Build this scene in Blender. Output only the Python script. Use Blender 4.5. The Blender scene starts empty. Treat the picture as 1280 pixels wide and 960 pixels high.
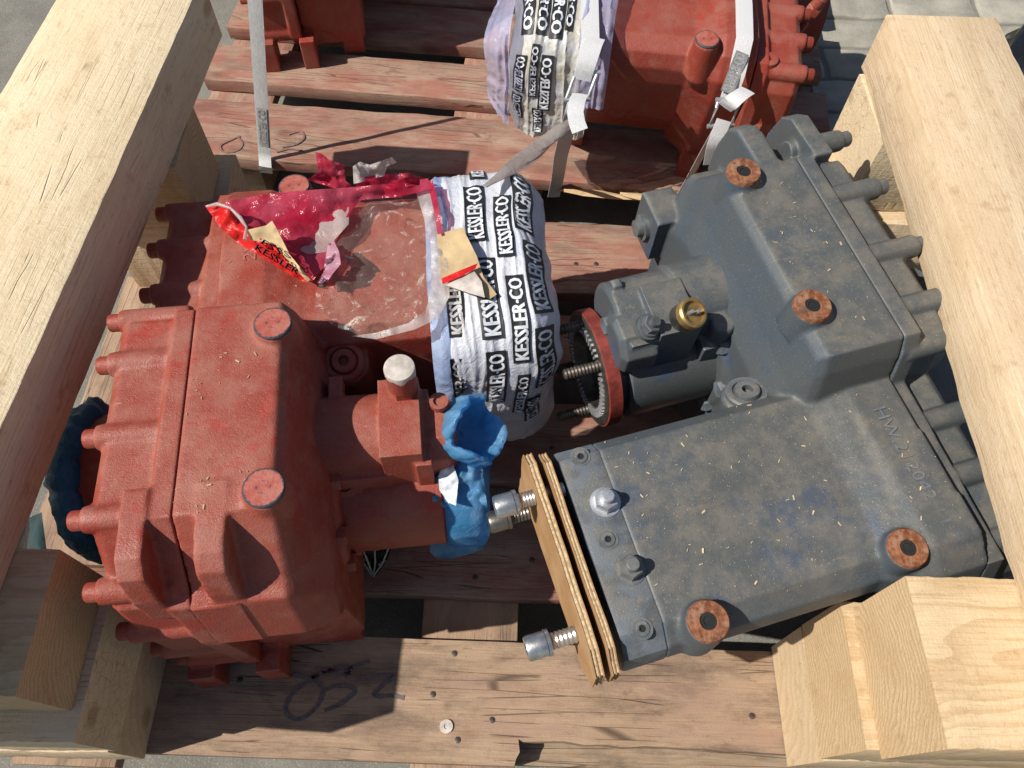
import bpy, bmesh, math, random
from mathutils import Vector, Matrix, Euler, noise
from mathutils.geometry import delaunay_2d_cdt
from mathutils.bvhtree import BVHTree
random.seed(7)
scene = bpy.context.scene
COL = scene.collection
R = math.radians

# ---------------------------------------------------------------- camera, sky, sun, exposure
F = 955.0; PITCH = R(60.3); ROLL = R(2.0)
fw = Vector((0, math.cos(PITCH), -math.sin(PITCH)))
u0 = Vector((0, math.sin(PITCH), math.cos(PITCH))); r0 = Vector((1, 0, 0))
RT = r0 * math.cos(ROLL) + u0 * math.sin(ROLL)
UP = u0 * math.cos(ROLL) - r0 * math.sin(ROLL)
cam = bpy.data.cameras.new('camera'); camo = bpy.data.objects.new('camera', cam); COL.objects.link(camo)
camo.matrix_world = Matrix(((RT.x, UP.x, -fw.x, 0), (RT.y, UP.y, -fw.y, 0), (RT.z, UP.z, -fw.z, 1.0), (0, 0, 0, 1)))
cam.sensor_width = 36.0; cam.lens = F / 1280 * 36.0; cam.clip_start = 0.02; cam.clip_end = 500
scene.camera = camo
SUN = Vector((1.0, 0.32, -1.15)).normalized()          # direction the light travels
elev = math.asin(-SUN.z); azim = math.atan2(-SUN.x, -SUN.y)
world = bpy.data.worlds.new('World'); scene.world = world; world.use_nodes = True
wn = world.node_tree; sky = wn.nodes.new('ShaderNodeTexSky'); sky.sky_type = 'NISHITA'; sky.sun_disc = False
sky.sun_elevation = elev; sky.sun_rotation = azim
bg = wn.nodes['Background']; bg.inputs['Strength'].default_value = 0.068
wn.links.new(sky.outputs[0], bg.inputs['Color'])
sl = bpy.data.lights.new('sun', 'SUN'); sl.energy = 5.0; sl.angle = R(0.53); sl.color = (1.0, 0.95, 0.87)
so = bpy.data.objects.new('sun', sl); COL.objects.link(so)
so.rotation_euler = SUN.to_track_quat('-Z', 'Y').to_euler(); so.location = (-3, 0, 4.5)
scene.view_settings.view_transform = 'Standard'; scene.view_settings.look = 'None'
scene.view_settings.exposure = 0.22; scene.view_settings.gamma = 1.0; scene.view_settings.use_curve_mapping = False

GZ = -0.14                                              # ground level; the pallet decks are at z = 0

def P(px, py, z):
    """world point seen at a photo pixel, at height z"""
    d = fw + RT * ((px - 640) / F) + UP * ((480 - py) / F)
    t = (z - 1.0) / d.z
    return Vector((d.x * t, d.y * t, z))

# ---------------------------------------------------------------- node helpers and materials
class NT:
    def __init__(s, name):
        s.m = bpy.data.materials.new(name); s.m.use_nodes = True
        s.t = s.m.node_tree; s.b = s.t.nodes['Principled BSDF']; s.out = s.t.nodes['Material Output']
        s.tc = s.t.nodes.new('ShaderNodeTexCoord'); s.oi = None
    def n(s, typ, **kw):
        nd = s.t.nodes.new(typ)
        for k, v in kw.items(): setattr(nd, k, v)
        return nd
    def L(s, a, b): s.t.links.new(a, b)
    def setin(s, nd, key, v):
        if hasattr(v, 'links') or isinstance(v, bpy.types.NodeSocket): s.L(v, nd.inputs[key])
        else: nd.inputs[key].default_value = v
    def coord(s, scale=(1, 1, 1), rnd=0.0, kind='Object'):
        mp = s.n('ShaderNodeMapping'); s.L(s.tc.outputs[kind], mp.inputs['Vector']); mp.inputs['Scale'].default_value = scale
        if rnd:
            if not s.oi: s.oi = s.n('ShaderNodeObjectInfo')
            c = s.n('ShaderNodeCombineXYZ')
            for i, k in enumerate((7.3, 3.1, 5.7)): s.L(s.math('MULTIPLY', s.oi.outputs['Random'], k * rnd * scale[i]), c.inputs[i])
            s.L(c.outputs[0], mp.inputs['Location'])
        return mp.outputs[0]
    def noise(s, vec, scale, detail=4, rough=0.55, out='Fac', dist=0.0):
        nd = s.n('ShaderNodeTexNoise'); s.L(vec, nd.inputs['Vector'])
        nd.inputs['Scale'].default_value = scale; nd.inputs['Detail'].default_value = detail; nd.inputs['Roughness'].default_value = rough
        nd.inputs['Distortion'].default_value = dist
        return nd.outputs[out]
    def voro(s, vec, scale, feature='F1', out='Distance'):
        nd = s.n('ShaderNodeTexVoronoi', feature=feature); s.L(vec, nd.inputs['Vector']); nd.inputs['Scale'].default_value = scale
        return nd.outputs[out]
    def math(s, op, a, b=0.0, c=0.0):
        nd = s.n('ShaderNodeMath', operation=op)
        for i, v in enumerate((a, b, c)): s.setin(nd, i, v)
        return nd.outputs[0]
    def ramp(s, fac, lo, hi, a=0.0, b=1.0):
        nd = s.n('ShaderNodeMapRange', clamp=True, interpolation_type='SMOOTHSTEP'); s.L(fac, nd.inputs[0])
        for i, v in enumerate((lo, hi, a, b)): nd.inputs[i + 1].default_value = v
        return nd.outputs[0]
    def mix(s, fac, a, b, mode='MIX'):
        nd = s.n('ShaderNodeMix', data_type='RGBA', blend_type=mode)
        s.setin(nd, 0, fac)
        for k, v in ((6, a), (7, b)):
            if isinstance(v, tuple): nd.inputs[k].default_value = (*v, 1)
            else: s.L(v, nd.inputs[k])
        return nd.outputs[2]
    def base(s, c):
        if isinstance(c, tuple): s.b.inputs['Base Color'].default_value = (*c, 1)
        else: s.L(c, s.b.inputs['Base Color'])
    def bump(s, h, strength=0.4, dist=0.002, prev=None):
        nd = s.n('ShaderNodeBump'); s.L(h, nd.inputs['Height']); nd.inputs['Strength'].default_value = strength; nd.inputs['Distance'].default_value = dist
        if prev is not None: s.L(prev, nd.inputs['Normal'])
        s.L(nd.outputs[0], s.b.inputs['Normal']); return nd.outputs[0]
    def set(s, **kw):
        for k, v in kw.items(): s.setin(s.b, k.replace('_', ' '), v)
        return s

def wood(name, light, dark, knotc, ring=130.0, pith=(0.02, -0.07), stain=None, stain_amt=0.0, saw=0.5, crack=0.0, contrast=0.6, grime=0.0, knots=0.75):
    s = NT(name); o = s.coord(rnd=1.0); 
    # growth rings about a pith line along local x, so faces show streaks and ends show arcs
    raw = s.coord()
    sep = s.n('ShaderNodeSeparateXYZ'); s.L(raw, sep.inputs[0])
    wob = s.noise(s.coord((1.5, 6, 6), 1.0), 3.0, 2)
    yy = s.math('SUBTRACT', sep.outputs[1], pith[0]); zz = s.math('SUBTRACT', sep.outputs[2], pith[1])
    d = s.math('SQRT', s.math('ADD', s.math('MULTIPLY', yy, yy), s.math('MULTIPLY', zz, zz)))
    d = s.math('ADD', d, s.math('MULTIPLY', wob, 0.035))
    fr = s.math('FRACT', s.math('MULTIPLY', d, ring))
    ringv = s.math('MULTIPLY', s.ramp(fr, 0.25, 0.95), s.ramp(fr, 1.0, 0.95))
    blot = s.noise(s.coord((2, 5, 5), 1.0), 4.0, 4)
    fib = s.noise(s.coord((14, 420, 420), 1.0), 1.0, 3, 0.6)
    fine = s.noise(o, 420, 3, 0.7)
    nsp = s.n('ShaderNodeSeparateXYZ'); s.L(s.tc.outputs['Normal'], nsp.inputs[0]); endf = s.ramp(s.math('ABSOLUTE', nsp.outputs[0]), 0.7, 0.9)
    c = s.mix(s.math('MULTIPLY', ringv, s.math('ADD', contrast * 0.55, s.math('MULTIPLY', endf, contrast * 0.5))), light, dark); c = s.mix(s.math('MULTIPLY', endf, 0.35), c, dark)
    c = s.mix(s.ramp(blot, 0.42, 0.72, 0, 0.55), c, dark)
    c = s.mix(s.ramp(fib, 0.48, 0.72, 0, 0.6), c, dark)
    fl = s.noise(s.coord((48, 210, 210), 1.0), 1.0, 4, 0.7); c = s.mix(s.ramp(fl, 0.58, 0.70, 0, 0.55), c, knotc); c = s.mix(s.ramp(fl, 0.42, 0.30, 0, 0.35), c, tuple(min(1, x * 1.18) for x in light))
    c = s.mix(s.ramp(s.noise(o, 55, 5, 0.65), 0.56, 0.72, 0, 0.28), c, knotc)
    kn = s.voro(s.coord((5.5, 9, 9), 1.0), 1.0)
    c = s.mix(s.ramp(kn, 0.15, 0.06, 0, knots), c, knotc)
    c = s.mix(s.ramp(s.noise(o, 22, 5, 0.7), 0.58, 0.72, 0, 0.55), c, knotc)
    if stain:
        st = s.noise(s.coord((4, 12, 12), 1.0), 2.2, 6, 0.68)
        k = 0.62 - stain_amt * 0.5
        c = s.mix(s.ramp(st, k - 0.12, k + 0.14, 0, 0.92), c, stain)
    if grime:
        c = s.mix(s.ramp(s.noise(s.coord((1, 3, 3), 1.0), 7, 6, 0.7), 0.45, 0.7, 0, grime), c, (0.06, 0.05, 0.042))
    h = s.math('ADD', s.math('MULTIPLY', fib, 0.8), s.math('MULTIPLY', fine, 0.5))
    if saw:
        sw = s.noise(s.coord((170, 85, 85), 1.0), 1.0, 4, 0.65, dist=0.6)
        h = s.math('ADD', h, s.math('MULTIPLY', sw, saw * 1.5))
        c = s.mix(s.ramp(sw, 0.54, 0.72, 0, 0.2 * saw), c, dark)
    if crack:
        cr = s.voro(s.coord((2.2, 70, 70), 1.0), 1.0, 'DISTANCE_TO_EDGE')
        ck = s.math('MULTIPLY', s.ramp(cr, 0.02, 0.0), s.ramp(s.noise(o, 9, 2), 0.5, 0.58))
        c = s.mix(s.math('MULTIPLY', ck, crack), c, (0.03, 0.022, 0.018)); h = s.math('SUBTRACT', h, s.math('MULTIPLY', ck, 2.5))
    s.base(c); s.set(Roughness=0.85, Specular_IOR_Level=0.2); s.bump(h, 0.55, 0.0016)
    return s.m

W_NEW = wood('sawn_spruce', (0.70, 0.575, 0.39), (0.58, 0.44, 0.265), (0.38, 0.24, 0.13), ring=90, saw=1.0, contrast=0.4, crack=0.25)
W_NEW2 = wood('sawn_spruce_warm', (0.63, 0.49, 0.325), (0.50, 0.355, 0.21), (0.36, 0.225, 0.125), ring=60, pith=(0.05, -0.09), saw=0.6, contrast=0.7)
W_END = wood('spacer_timber_wood', (0.62, 0.475, 0.295), (0.45, 0.30, 0.155), (0.40, 0.255, 0.135), ring=170, pith=(0.02, -0.10), saw=0.5, contrast=0.95, knots=0.0)
W_PALF = wood('weathered_pallet_wood', (0.385, 0.27, 0.18), (0.265, 0.17, 0.11), (0.17, 0.095, 0.06), ring=120, stain=(0.33, 0.215, 0.155), stain_amt=0.15, saw=0.25, crack=0.7, grime=0.6)
W_PALR = wood('red_stained_pallet_wood', (0.38, 0.255, 0.185), (0.28, 0.165, 0.12), (0.16, 0.08, 0.055), ring=120, stain=(0.31, 0.13, 0.095), stain_amt=0.25, saw=0.25, crack=0.5, grime=0.4)
W_PALD = wood('grimy_pallet_wood', (0.33, 0.24, 0.16), (0.20, 0.14, 0.09), (0.30, 0.15, 0.06), ring=140, saw=0.2, crack=0.6, grime=0.7)
W_RAW = wood('broken_raw_wood', (0.62, 0.45, 0.26), (0.42, 0.27, 0.13), (0.25, 0.15, 0.08), ring=160, saw=0.1)

def cast_red(name='red_primer', tint=1.0, dust=0.5, wear=0.75):
    s = NT(name); o = s.coord()
    big = s.noise(o, 9, 6, 0.62); mid = s.noise(o, 34, 5, 0.65); grit = s.noise(o, 430, 3, 0.7)
    T = lambda *c: tuple(x * tint for x in c)
    c = s.mix(s.ramp(big, 0.38, 0.66), T(0.300, 0.048, 0.028), T(0.345, 0.080, 0.050))
    c = s.mix(s.ramp(mid, 0.46, 0.68, 0, 0.75), c, T(0.335, 0.112, 0.080))
    c = s.mix(s.ramp(s.noise(o, 15, 5, 0.6, dist=0.8), 0.57, 0.65, 0, 0.8), c, T(0.375, 0.038, 0.022))
    g = s.n('ShaderNodeNewGeometry'); sp = s.n('ShaderNodeSeparateXYZ'); s.L(g.outputs['Normal'], sp.inputs[0])
    du = s.math('MULTIPLY', s.ramp(sp.outputs[2], 0.3, 0.9), s.ramp(s.noise(o, 19, 7, 0.72), 0.42, 0.68, 0, dust))
    c = s.mix(du, c, (0.345, 0.150, 0.108))
    c = s.mix(s.math('MULTIPLY', s.ramp(g.outputs['Pointiness'], 0.52, 0.60), s.ramp(mid, 0.35, 0.6, wear * 0.13, wear)), c, (0.38, 0.17, 0.12))
    sc = s.math('MULTIPLY', s.ramp(sp.outputs[2], 0.5, 0.9), s.ramp(s.noise(s.coord((1, 3.5, 1)), 55, 6, 0.75), 0.65, 0.70, 0, dust))
    c = s.mix(sc, c, (0.50, 0.33, 0.24))
    c = s.mix(s.ramp(grit, 0.60, 0.74, 0, 0.4), c, (0.47, 0.22, 0.16)); c = s.mix(s.ramp(grit, 0.40, 0.28, 0, 0.5), c, T(0.19, 0.030, 0.020))
    s.base(c); s.set(Roughness=s.ramp(mid, 0.35, 0.65, 0.40, 0.68), Specular_IOR_Level=0.4)
    h = s.math('ADD', s.noise(o, 620, 3, 0.6), s.math('MULTIPLY', s.noise(o, 200, 3), 0.6))
    s.bump(h, 0.45, 0.0016); return s.m
RED = cast_red('red_primer', 0.84, 0.6); RED_B = cast_red('red_primer_fresh', 0.8, 0.12, 0.35); RED_M = cast_red('red_primer_small_parts', 0.84, 0.35, 0.0)
def cast_dark():
    s = NT('dark_blue_grey_paint'); o = s.coord()
    big = s.noise(o, 8, 5, 0.62); g = s.n('ShaderNodeNewGeometry'); sp = s.n('ShaderNodeSeparateXYZ'); s.L(g.outputs['Normal'], sp.inputs[0])
    c = s.mix(s.ramp(big, 0.42, 0.66), (0.070, 0.078, 0.081), (0.054, 0.070, 0.087))
    c = s.mix(s.ramp(s.noise(o, 11, 7, 0.66), 0.56, 0.66, 0, 0.8), c, (0.040, 0.066, 0.115))
    up = s.ramp(sp.outputs[2], 0.55, 0.97)
    c = s.mix(s.math('MULTIPLY', s.ramp(g.outputs['Pointiness'], 0.515, 0.58), s.ramp(s.noise(o, 45, 4), 0.35, 0.6, 0.15, 0.8)), c, (0.135, 0.165, 0.20))
    c = s.mix(s.math('MULTIPLY', up, s.ramp(s.noise(o, 30, 6, 0.72), 0.38, 0.66, 0.12, 0.7)), c, (0.175, 0.158, 0.128))
    c = s.mix(s.math('MULTIPLY', up, s.ramp(s.noise(s.coord((1, 6, 1)), 9, 7, 0.75), 0.60, 0.70, 0, 0.55)), c, (0.22, 0.165, 0.11))
    c = s.mix(s.math('MULTIPLY', up, s.ramp(s.noise(o, 20, 8, 0.8), 0.62, 0.70, 0, 0.65)), c, (0.26, 0.19, 0.115))
    c = s.mix(s.math('MULTIPLY', up, s.ramp(s.voro(o, 210), 0.13, 0.06, 0, 0.6)), c, (0.46, 0.38, 0.26))
    c = s.mix(s.ramp(s.noise(o, 560, 3, 0.7), 0.60, 0.72, 0, 0.55), c, (0.27, 0.26, 0.235))
    s.base(c); s.set(Roughness=s.ramp(big, 0.3, 0.7, 0.42, 0.62), Specular_IOR_Level=0.45)
    h = s.math('ADD', s.noise(o, 680, 3, 0.6), s.math('MULTIPLY', s.noise(o, 200, 3), 0.5))
    s.bump(h, 0.38, 0.0013); return s.m
DARK = cast_dark()
def simple(name, c, rough=0.5, metal=0.0, var=0.25, scale=60, bump=0.2, spec=0.5):
    s = NT(name); o = s.coord(); n = s.noise(o, scale, 5, 0.65)
    c2 = tuple(x * (1 - var) for x in c); c3 = tuple(min(1, x * (1 + var)) for x in c)
    s.base(s.mix(s.ramp(n, 0.3, 0.7), c2, c3)); s.set(Roughness=rough, Metallic=metal, Specular_IOR_Level=spec)
    if bump: s.bump(s.noise(o, scale * 4, 3), bump, 0.001)
    return s.m
STEEL = simple('zinc_steel', (0.55, 0.55, 0.53), 0.33, 0.9)
STEEL_DK = simple('oily_steel', (0.17, 0.16, 0.14), 0.4, 0.85, 0.35)
STUD = simple('rusty_stud_steel', (0.085, 0.072, 0.06), 0.5, 0.5, 0.4)
STEEL_NUT = simple('galvanised_nut_steel', (0.62, 0.63, 0.65), 0.4, 0.75)
BLACKM = simple('hole_shade_black', (0.012, 0.012, 0.012), 0.7)  # black colour standing in for the shade inside holes and sockets
BRASS = simple('brass', (0.36, 0.235, 0.09), 0.42, 0.65, 0.35)
WHITE = simple('white_paint', (0.50, 0.44, 0.39), 0.65)
REDGLOSS = simple('red_sealing_paint', (0.19, 0.032, 0.022), 0.55, 0, 0.35, 80)
COPPER = simple('worn_steel', (0.32, 0.27, 0.22), 0.42, 0.7)
def rustm():
    s = NT('rust'); o = s.coord()
    c = s.mix(s.ramp(s.noise(o, 130, 6, 0.7), 0.35, 0.65), (0.13, 0.045, 0.022), (0.30, 0.13, 0.066))
    c = s.mix(s.ramp(s.noise(o, 60, 5, 0.7), 0.55, 0.68, 0, 0.6), c, (0.30, 0.24, 0.19))
    c = s.mix(s.ramp(s.noise(s.coord(rnd=1.0), 38, 4, 0.7), 0.54, 0.66, 0, 0.7), c, (0.085, 0.06, 0.05))
    s.base(c); s.set(Roughness=0.8, Specular_IOR_Level=0.2); s.bump(s.noise(o, 400, 4, 0.6), 0.5, 0.0012); return s.m
RUST = rustm()
def chipped():
    s = NT('chipped_red_paint'); o = s.coord(kind='Generated')
    sp = s.n('ShaderNodeSeparateXYZ'); s.L(o, sp.inputs[0])
    dx = s.math('SUBTRACT', sp.outputs[0], 0.5); dy = s.math('SUBTRACT', sp.outputs[1], 0.5)
    r = s.math('SQRT', s.math('ADD', s.math('MULTIPLY', dx, dx), s.math('MULTIPLY', dy, dy)))
    rr = s.math('ADD', r, s.math('MULTIPLY', s.math('SUBTRACT', s.noise(o, 6, 6, 0.75), 0.5), 0.26))
    ob = s.coord()
    c = s.mix(s.ramp(s.noise(ob, 90, 5, 0.7), 0.35, 0.7), (0.335, 0.060, 0.040), (0.385, 0.135, 0.098))
    c = s.mix(s.ramp(rr, 0.435, 0.455), c, (0.045, 0.045, 0.055))
    c = s.mix(s.math('MULTIPLY', s.ramp(s.math('ABSOLUTE', s.math('SUBTRACT', rr, 0.16)), 0.025, 0.008), s.ramp(s.noise(o, 9, 3), 0.5, 0.58)), c, (0.07, 0.045, 0.045))
    s.base(c); s.set(Roughness=0.6); s.bump(s.math('ADD', s.noise(ob, 300, 3), s.ramp(rr, 0.44, 0.46, 1, 0)), 0.5, 0.001); return s.m
CHIP = chipped()
def cardboard():
    s = NT('corrugated_cardboard'); o = s.coord()
    sp = s.n('ShaderNodeSeparateXYZ'); s.L(o, sp.inputs[0])
    c = s.mix(s.ramp(s.noise(o, 30, 5), 0.35, 0.7), (0.31, 0.175, 0.08), (0.38, 0.23, 0.12))
    s.base(c); s.set(Roughness=0.9, Specular_IOR_Level=0.1); s.bump(s.noise(s.coord((30, 400, 30)), 1, 3), 0.4, 0.001); return s.m
CARD = cardboard()
CARD_EDGE = simple('cardboard_core', (0.55, 0.42, 0.25), 0.9, 0, 0.35, 300, 0.5, 0.1)
PAPER = simple('kraft_paper', (0.47, 0.345, 0.19), 0.75, 0, 0.15, 40, 0.15, 0.2)
def plastic(name, c, c2=None, alpha=0.9, transl=0.35, rough=0.22, wr=40, fleck=None, haze=None):
    """thin film: part see-through, part scattering, glossy"""
    s = NT(name); o = s.coord(); n = s.noise(o, 18, 5, 0.6)
    col = s.mix(s.ramp(n, 0.35, 0.68), c, c2 or c)
    if fleck: col = s.mix(s.ramp(s.noise(s.coord((1, 1, 1)), 24, 7, 0.72, dist=1.2), 0.60, 0.66, 0, 0.9), col, fleck)
    s.base(col); s.set(Roughness=rough, Specular_IOR_Level=0.6)
    h = s.math('ADD', s.noise(o, wr, 5, 0.6, dist=1.5), s.math('MULTIPLY', s.noise(o, wr * 4, 3, 0.6, dist=2.0), 0.3)); nb = s.bump(h, 0.55, 0.004)
    tl = s.n('ShaderNodeBsdfTranslucent'); s.L(col, tl.inputs[0]); s.L(nb, tl.inputs['Normal'])
    m1 = s.n('ShaderNodeMixShader'); m1.inputs[0].default_value = transl; s.L(s.b.outputs[0], m1.inputs[1]); s.L(tl.outputs[0], m1.inputs[2])
    tr = s.n('ShaderNodeBsdfTransparent'); 
    if haze: tr.inputs[0].default_value = (*haze, 1)
    m2 = s.n('ShaderNodeMixShader'); s.L(tr.outputs[0], m2.inputs[1]); s.L(m1.outputs[0], m2.inputs[2])
    if alpha < 0.6:
        fl = s.ramp(s.noise(o, 34, 7, 0.66, dist=2.6), 0.55, 0.70, alpha * 0.30, min(1, alpha * 2.2)); s.L(fl, m2.inputs[0])
    else: m2.inputs[0].default_value = alpha
    s.L(m2.outputs[0], s.out.inputs['Surface']); return s.m
F_WHITE = plastic('white_printed_film', (0.76, 0.76, 0.79), (0.64, 0.67, 0.76), 0.98, 0.12, 0.25, 70)
F_GREY = plastic('yellowed_grey_film', (0.66, 0.68, 0.70), (0.58, 0.54, 0.40), 0.95, 0.2, 0.25, 55)
F_LILAC = plastic('lilac_clear_film', (0.55, 0.56, 0.80), (0.62, 0.55, 0.70), 0.62, 0.3, 0.15, 60, haze=(0.8, 0.82, 0.95))
F_BLUEW = plastic('bluish_film', (0.50, 0.62, 0.86), (0.36, 0.48, 0.78), 0.8, 0.2, 0.2, 55, haze=(0.7, 0.8, 1.0))
F_RED = plastic('crimson_film', (0.50, 0.012, 0.05), (0.62, 0.10, 0.16), 0.72, 0.35, 0.14, 40, haze=(0.85, 0.14, 0.22))
F_BRED = plastic('bright_red_film', (0.75, 0.02, 0.018), (0.62, 0.015, 0.015), 0.97, 0.25, 0.3, 45)
F_PINK = plastic('pink_printed_film', (0.62, 0.42, 0.50), (0.45, 0.12, 0.22), 0.92, 0.25, 0.2, 60)
F_CLEAR = plastic('clear_film', (0.70, 0.64, 0.58), (0.62, 0.56, 0.46), 0.30, 0.15, 0.14, 45, haze=(0.96, 0.94, 0.92))
F_MILK = plastic('milky_film', (0.66, 0.62, 0.58), (0.58, 0.48, 0.44), 0.62, 0.25, 0.18, 50, haze=(0.95, 0.9, 0.88))
F_BLUE = plastic('blue_film', (0.09, 0.40, 0.74), (0.32, 0.60, 0.84), 0.72, 0.5, 0.12, 90, haze=(0.30, 0.62, 0.95))
F_NAVY = plastic('dark_blue_film', (0.025, 0.15, 0.32), (0.04, 0.22, 0.40), 0.88, 0.35, 0.16, 90, haze=(0.2, 0.4, 0.6))
F_TEAL = plastic('teal_film', (0.06, 0.20, 0.24), (0.09, 0.28, 0.32), 0.95, 0.2, 0.22, 40)
F_SMOKE = plastic('smoky_film', (0.36, 0.30, 0.27), (0.55, 0.49, 0.45), 0.72, 0.25, 0.12, 60, haze=(0.85, 0.8, 0.78))
F_BLACK = simple('black_plastic', (0.008, 0.008, 0.009), 0.12, 0, 0.2, 20, 0.4, 0.6)
INK = simple('black_ink', (0.022, 0.022, 0.024), 0.45, 0, 0.3, 80, 0)
INKW = simple('white_lettering', (0.72, 0.74, 0.78), 0.45, 0, 0.1, 80, 0)
INKG = simple('grey_lettering', (0.48, 0.47, 0.46), 0.6, 0, 0.1, 80, 0)
INKF = simple('faded_marker_ink', (0.20, 0.115, 0.095), 0.8, 0, 0.3, 200, 0)
INKM = simple('marker_ink', (0.135, 0.105, 0.105), 0.8, 0, 0.3, 200, 0)
def strapm():
    s = NT('woven_strap'); o = s.coord()
    n = s.noise(s.coord((900, 900, 90)), 1, 2)
    s.base(s.mix(s.ramp(n, 0.3, 0.7), (0.50, 0.50, 0.50), (0.66, 0.66, 0.655))); s.set(Roughness=0.55); s.bump(n, 0.4, 0.0008); return s.m
STRAP = strapm()
def stone(name, a, b):
    s = NT(name); o = s.coord(rnd=1.0)
    c = s.mix(s.ramp(s.noise(o, 14, 6, 0.65), 0.3, 0.7), a, b)
    c = s.mix(s.ramp(s.noise(o, 420, 3, 0.7), 0.58, 0.7, 0, 0.6), c, (0.62, 0.58, 0.5)); c = s.mix(s.ramp(s.noise(o, 300, 3, 0.7), 0.33, 0.25, 0, 0.7), c, (0.09, 0.085, 0.075))
    s.base(c); s.set(Roughness=0.9, Specular_IOR_Level=0.2); s.bump(s.noise(o, 230, 6, 0.7), 0.6, 0.003); return s.m
PAVE = stone('paving_concrete', (0.27, 0.255, 0.215), (0.40, 0.375, 0.31))
CONC = stone('asphalt_grey_concrete', (0.165, 0.155, 0.135), (0.22, 0.21, 0.18))
KERB = stone('rough_kerb_stone', (0.44, 0.41, 0.35), (0.55, 0.51, 0.43))
DIRT = stone('joint_dirt', (0.15, 0.115, 0.075), (0.25, 0.20, 0.13))

# ---------------------------------------------------------------- object helpers
def tag(o, label=None, cat=None, group=None, kind=None):
    if label: o['label'] = label
    if cat: o['category'] = cat
    if group: o['group'] = group
    if kind: o['kind'] = kind
    return o
def thing(name, label, cat, loc=(0, 0, 0), rot=(0, 0, 0), group=None):
    o = bpy.data.objects.new(name, None); COL.objects.link(o); o.location = loc; o.rotation_euler = rot
    o.empty_display_size = 0.05
    return tag(o, label, cat, group)
def smooth(me, ang=35):
    for p in me.polygons: p.use_smooth = True
    try: me.set_sharp_from_angle(angle=R(ang))
    except Exception: pass
def bm_mesh(bm, name, mat, ang=35):
    bmesh.ops.recalc_face_normals(bm, faces=bm.faces[:])
    me = bpy.data.meshes.new(name); bm.to_mesh(me); bm.free(); me.materials.append(mat); smooth(me, ang); return me
def link(name, me, parent=None, world=False):
    """world=True: mesh given in world coordinates although the parent Empty stands elsewhere"""
    o = bpy.data.objects.new(name, me); COL.objects.link(o)
    if parent is not None:
        o.parent = parent
        if world: o.matrix_parent_inverse = parent.matrix_local.inverted()
    return o
def obj(name, bm, mat, parent=None, ang=35, world=False): return link(name, bm_mesh(bm, name, mat, ang), parent, world)
def solo(name, bm, mat, label, cat, group=None, ang=35, kind=None):
    """a thing that is one mesh; its origin moves to its own base"""
    me = bm_mesh(bm, name, mat, ang); xs = [v.co for v in me.vertices]
    c = Vector(((min(v.x for v in xs) + max(v.x for v in xs)) / 2, (min(v.y for v in xs) + max(v.y for v in xs)) / 2, min(v.z for v in xs)))
    me.transform(Matrix.Translation(-c)); o = link(name, me); o.location = c; return tag(o, label, cat, group, kind)
def NB(): return bmesh.new()
def box(bm, lo, hi, M=None):
    x0, y0, z0 = lo; x1, y1, z1 = hi
    v = [bm.verts.new(c) for c in ((x0, y0, z0), (x1, y0, z0), (x1, y1, z0), (x0, y1, z0), (x0, y0, z1), (x1, y0, z1), (x1, y1, z1), (x0, y1, z1))]
    for f in ((0, 3, 2, 1), (4, 5, 6, 7), (0, 1, 5, 4), (1, 2, 6, 5), (2, 3, 7, 6), (3, 0, 4, 7)): bm.faces.new([v[i] for i in f])
    if M is not None: bmesh.ops.transform(bm, matrix=M, verts=v)
    return v
def bevel(bm, w, seg=1):
    bmesh.ops.bevel(bm, geom=bm.edges[:], offset=w, segments=seg, profile=0.6, affect='EDGES', clamp_overlap=True)
def rings(bm, rs, closed=True):
    """skin a list of equal-length point rings; ends capped when closed"""
    vr = [[bm.verts.new(p) for p in r] for r in rs]; n = len(vr[0])
    for a, b in zip(vr, vr[1:]):
        for i in range(n):
            j = (i + 1) % n; bm.faces.new((a[i], a[j], b[j], b[i]))
    if closed: bm.faces.new(vr[0]); bm.faces.new(vr[-1])
    return vr
def loft_x(bm, secs): return rings(bm, [[(x, y, z) for y, z in pr] for x, pr in secs])
def frame(ax):
    ax = Vector(ax).normalized(); t = Vector((0, 0, 1)) if abs(ax.z) < 0.9 else Vector((0, 1, 0))
    a = ax.cross(t).normalized(); return ax, a, ax.cross(a)
def lathe(bm, p, ax, prof, n=24, ph=0.0, close=True):
    """prof: (distance along axis, radius) pairs"""
    ax, a, b = frame(ax); p = Vector(p)
    rs = [[p + ax * t + (a * math.cos(2 * math.pi * i / n + ph) + b * math.sin(2 * math.pi * i / n + ph)) * r for i in range(n)] for t, r in prof]
    return rings(bm, rs, close)
def cyl(bm, p0, p1, r0, r1=None, n=24):
    p0 = Vector(p0); d = Vector(p1) - p0; r1 = r0 if r1 is None else r1
    return lathe(bm, p0, d, [(0, r0), (d.length, r1)], n)
def tube(bm, pts, r, n=8, rf=None):
    pts = [Vector(p) for p in pts]; rs = []
    for i, p in enumerate(pts):
        d = (pts[min(i + 1, len(pts) - 1)] - pts[max(i - 1, 0)]); _, a, b = frame(d); rr = rf(i) if rf else r
        rs.append([p + (a * math.cos(2 * math.pi * k / n) + b * math.sin(2 * math.pi * k / n)) * rr for k in range(n)])
    rings(bm, rs)
def hexh(bm, p, ax, r, h, ph=0.0): lathe(bm, p, ax, [(0, r), (h * 0.85, r), (h, r * 0.9)], 6, ph)
def sockethead(bm, p, ax, r, h, n=20):
    lathe(bm, p, ax, [(0, r), (h * 0.88, r), (h, r * 0.9), (h, r * 0.5), (h * 0.45, r * 0.48)], n)
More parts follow.
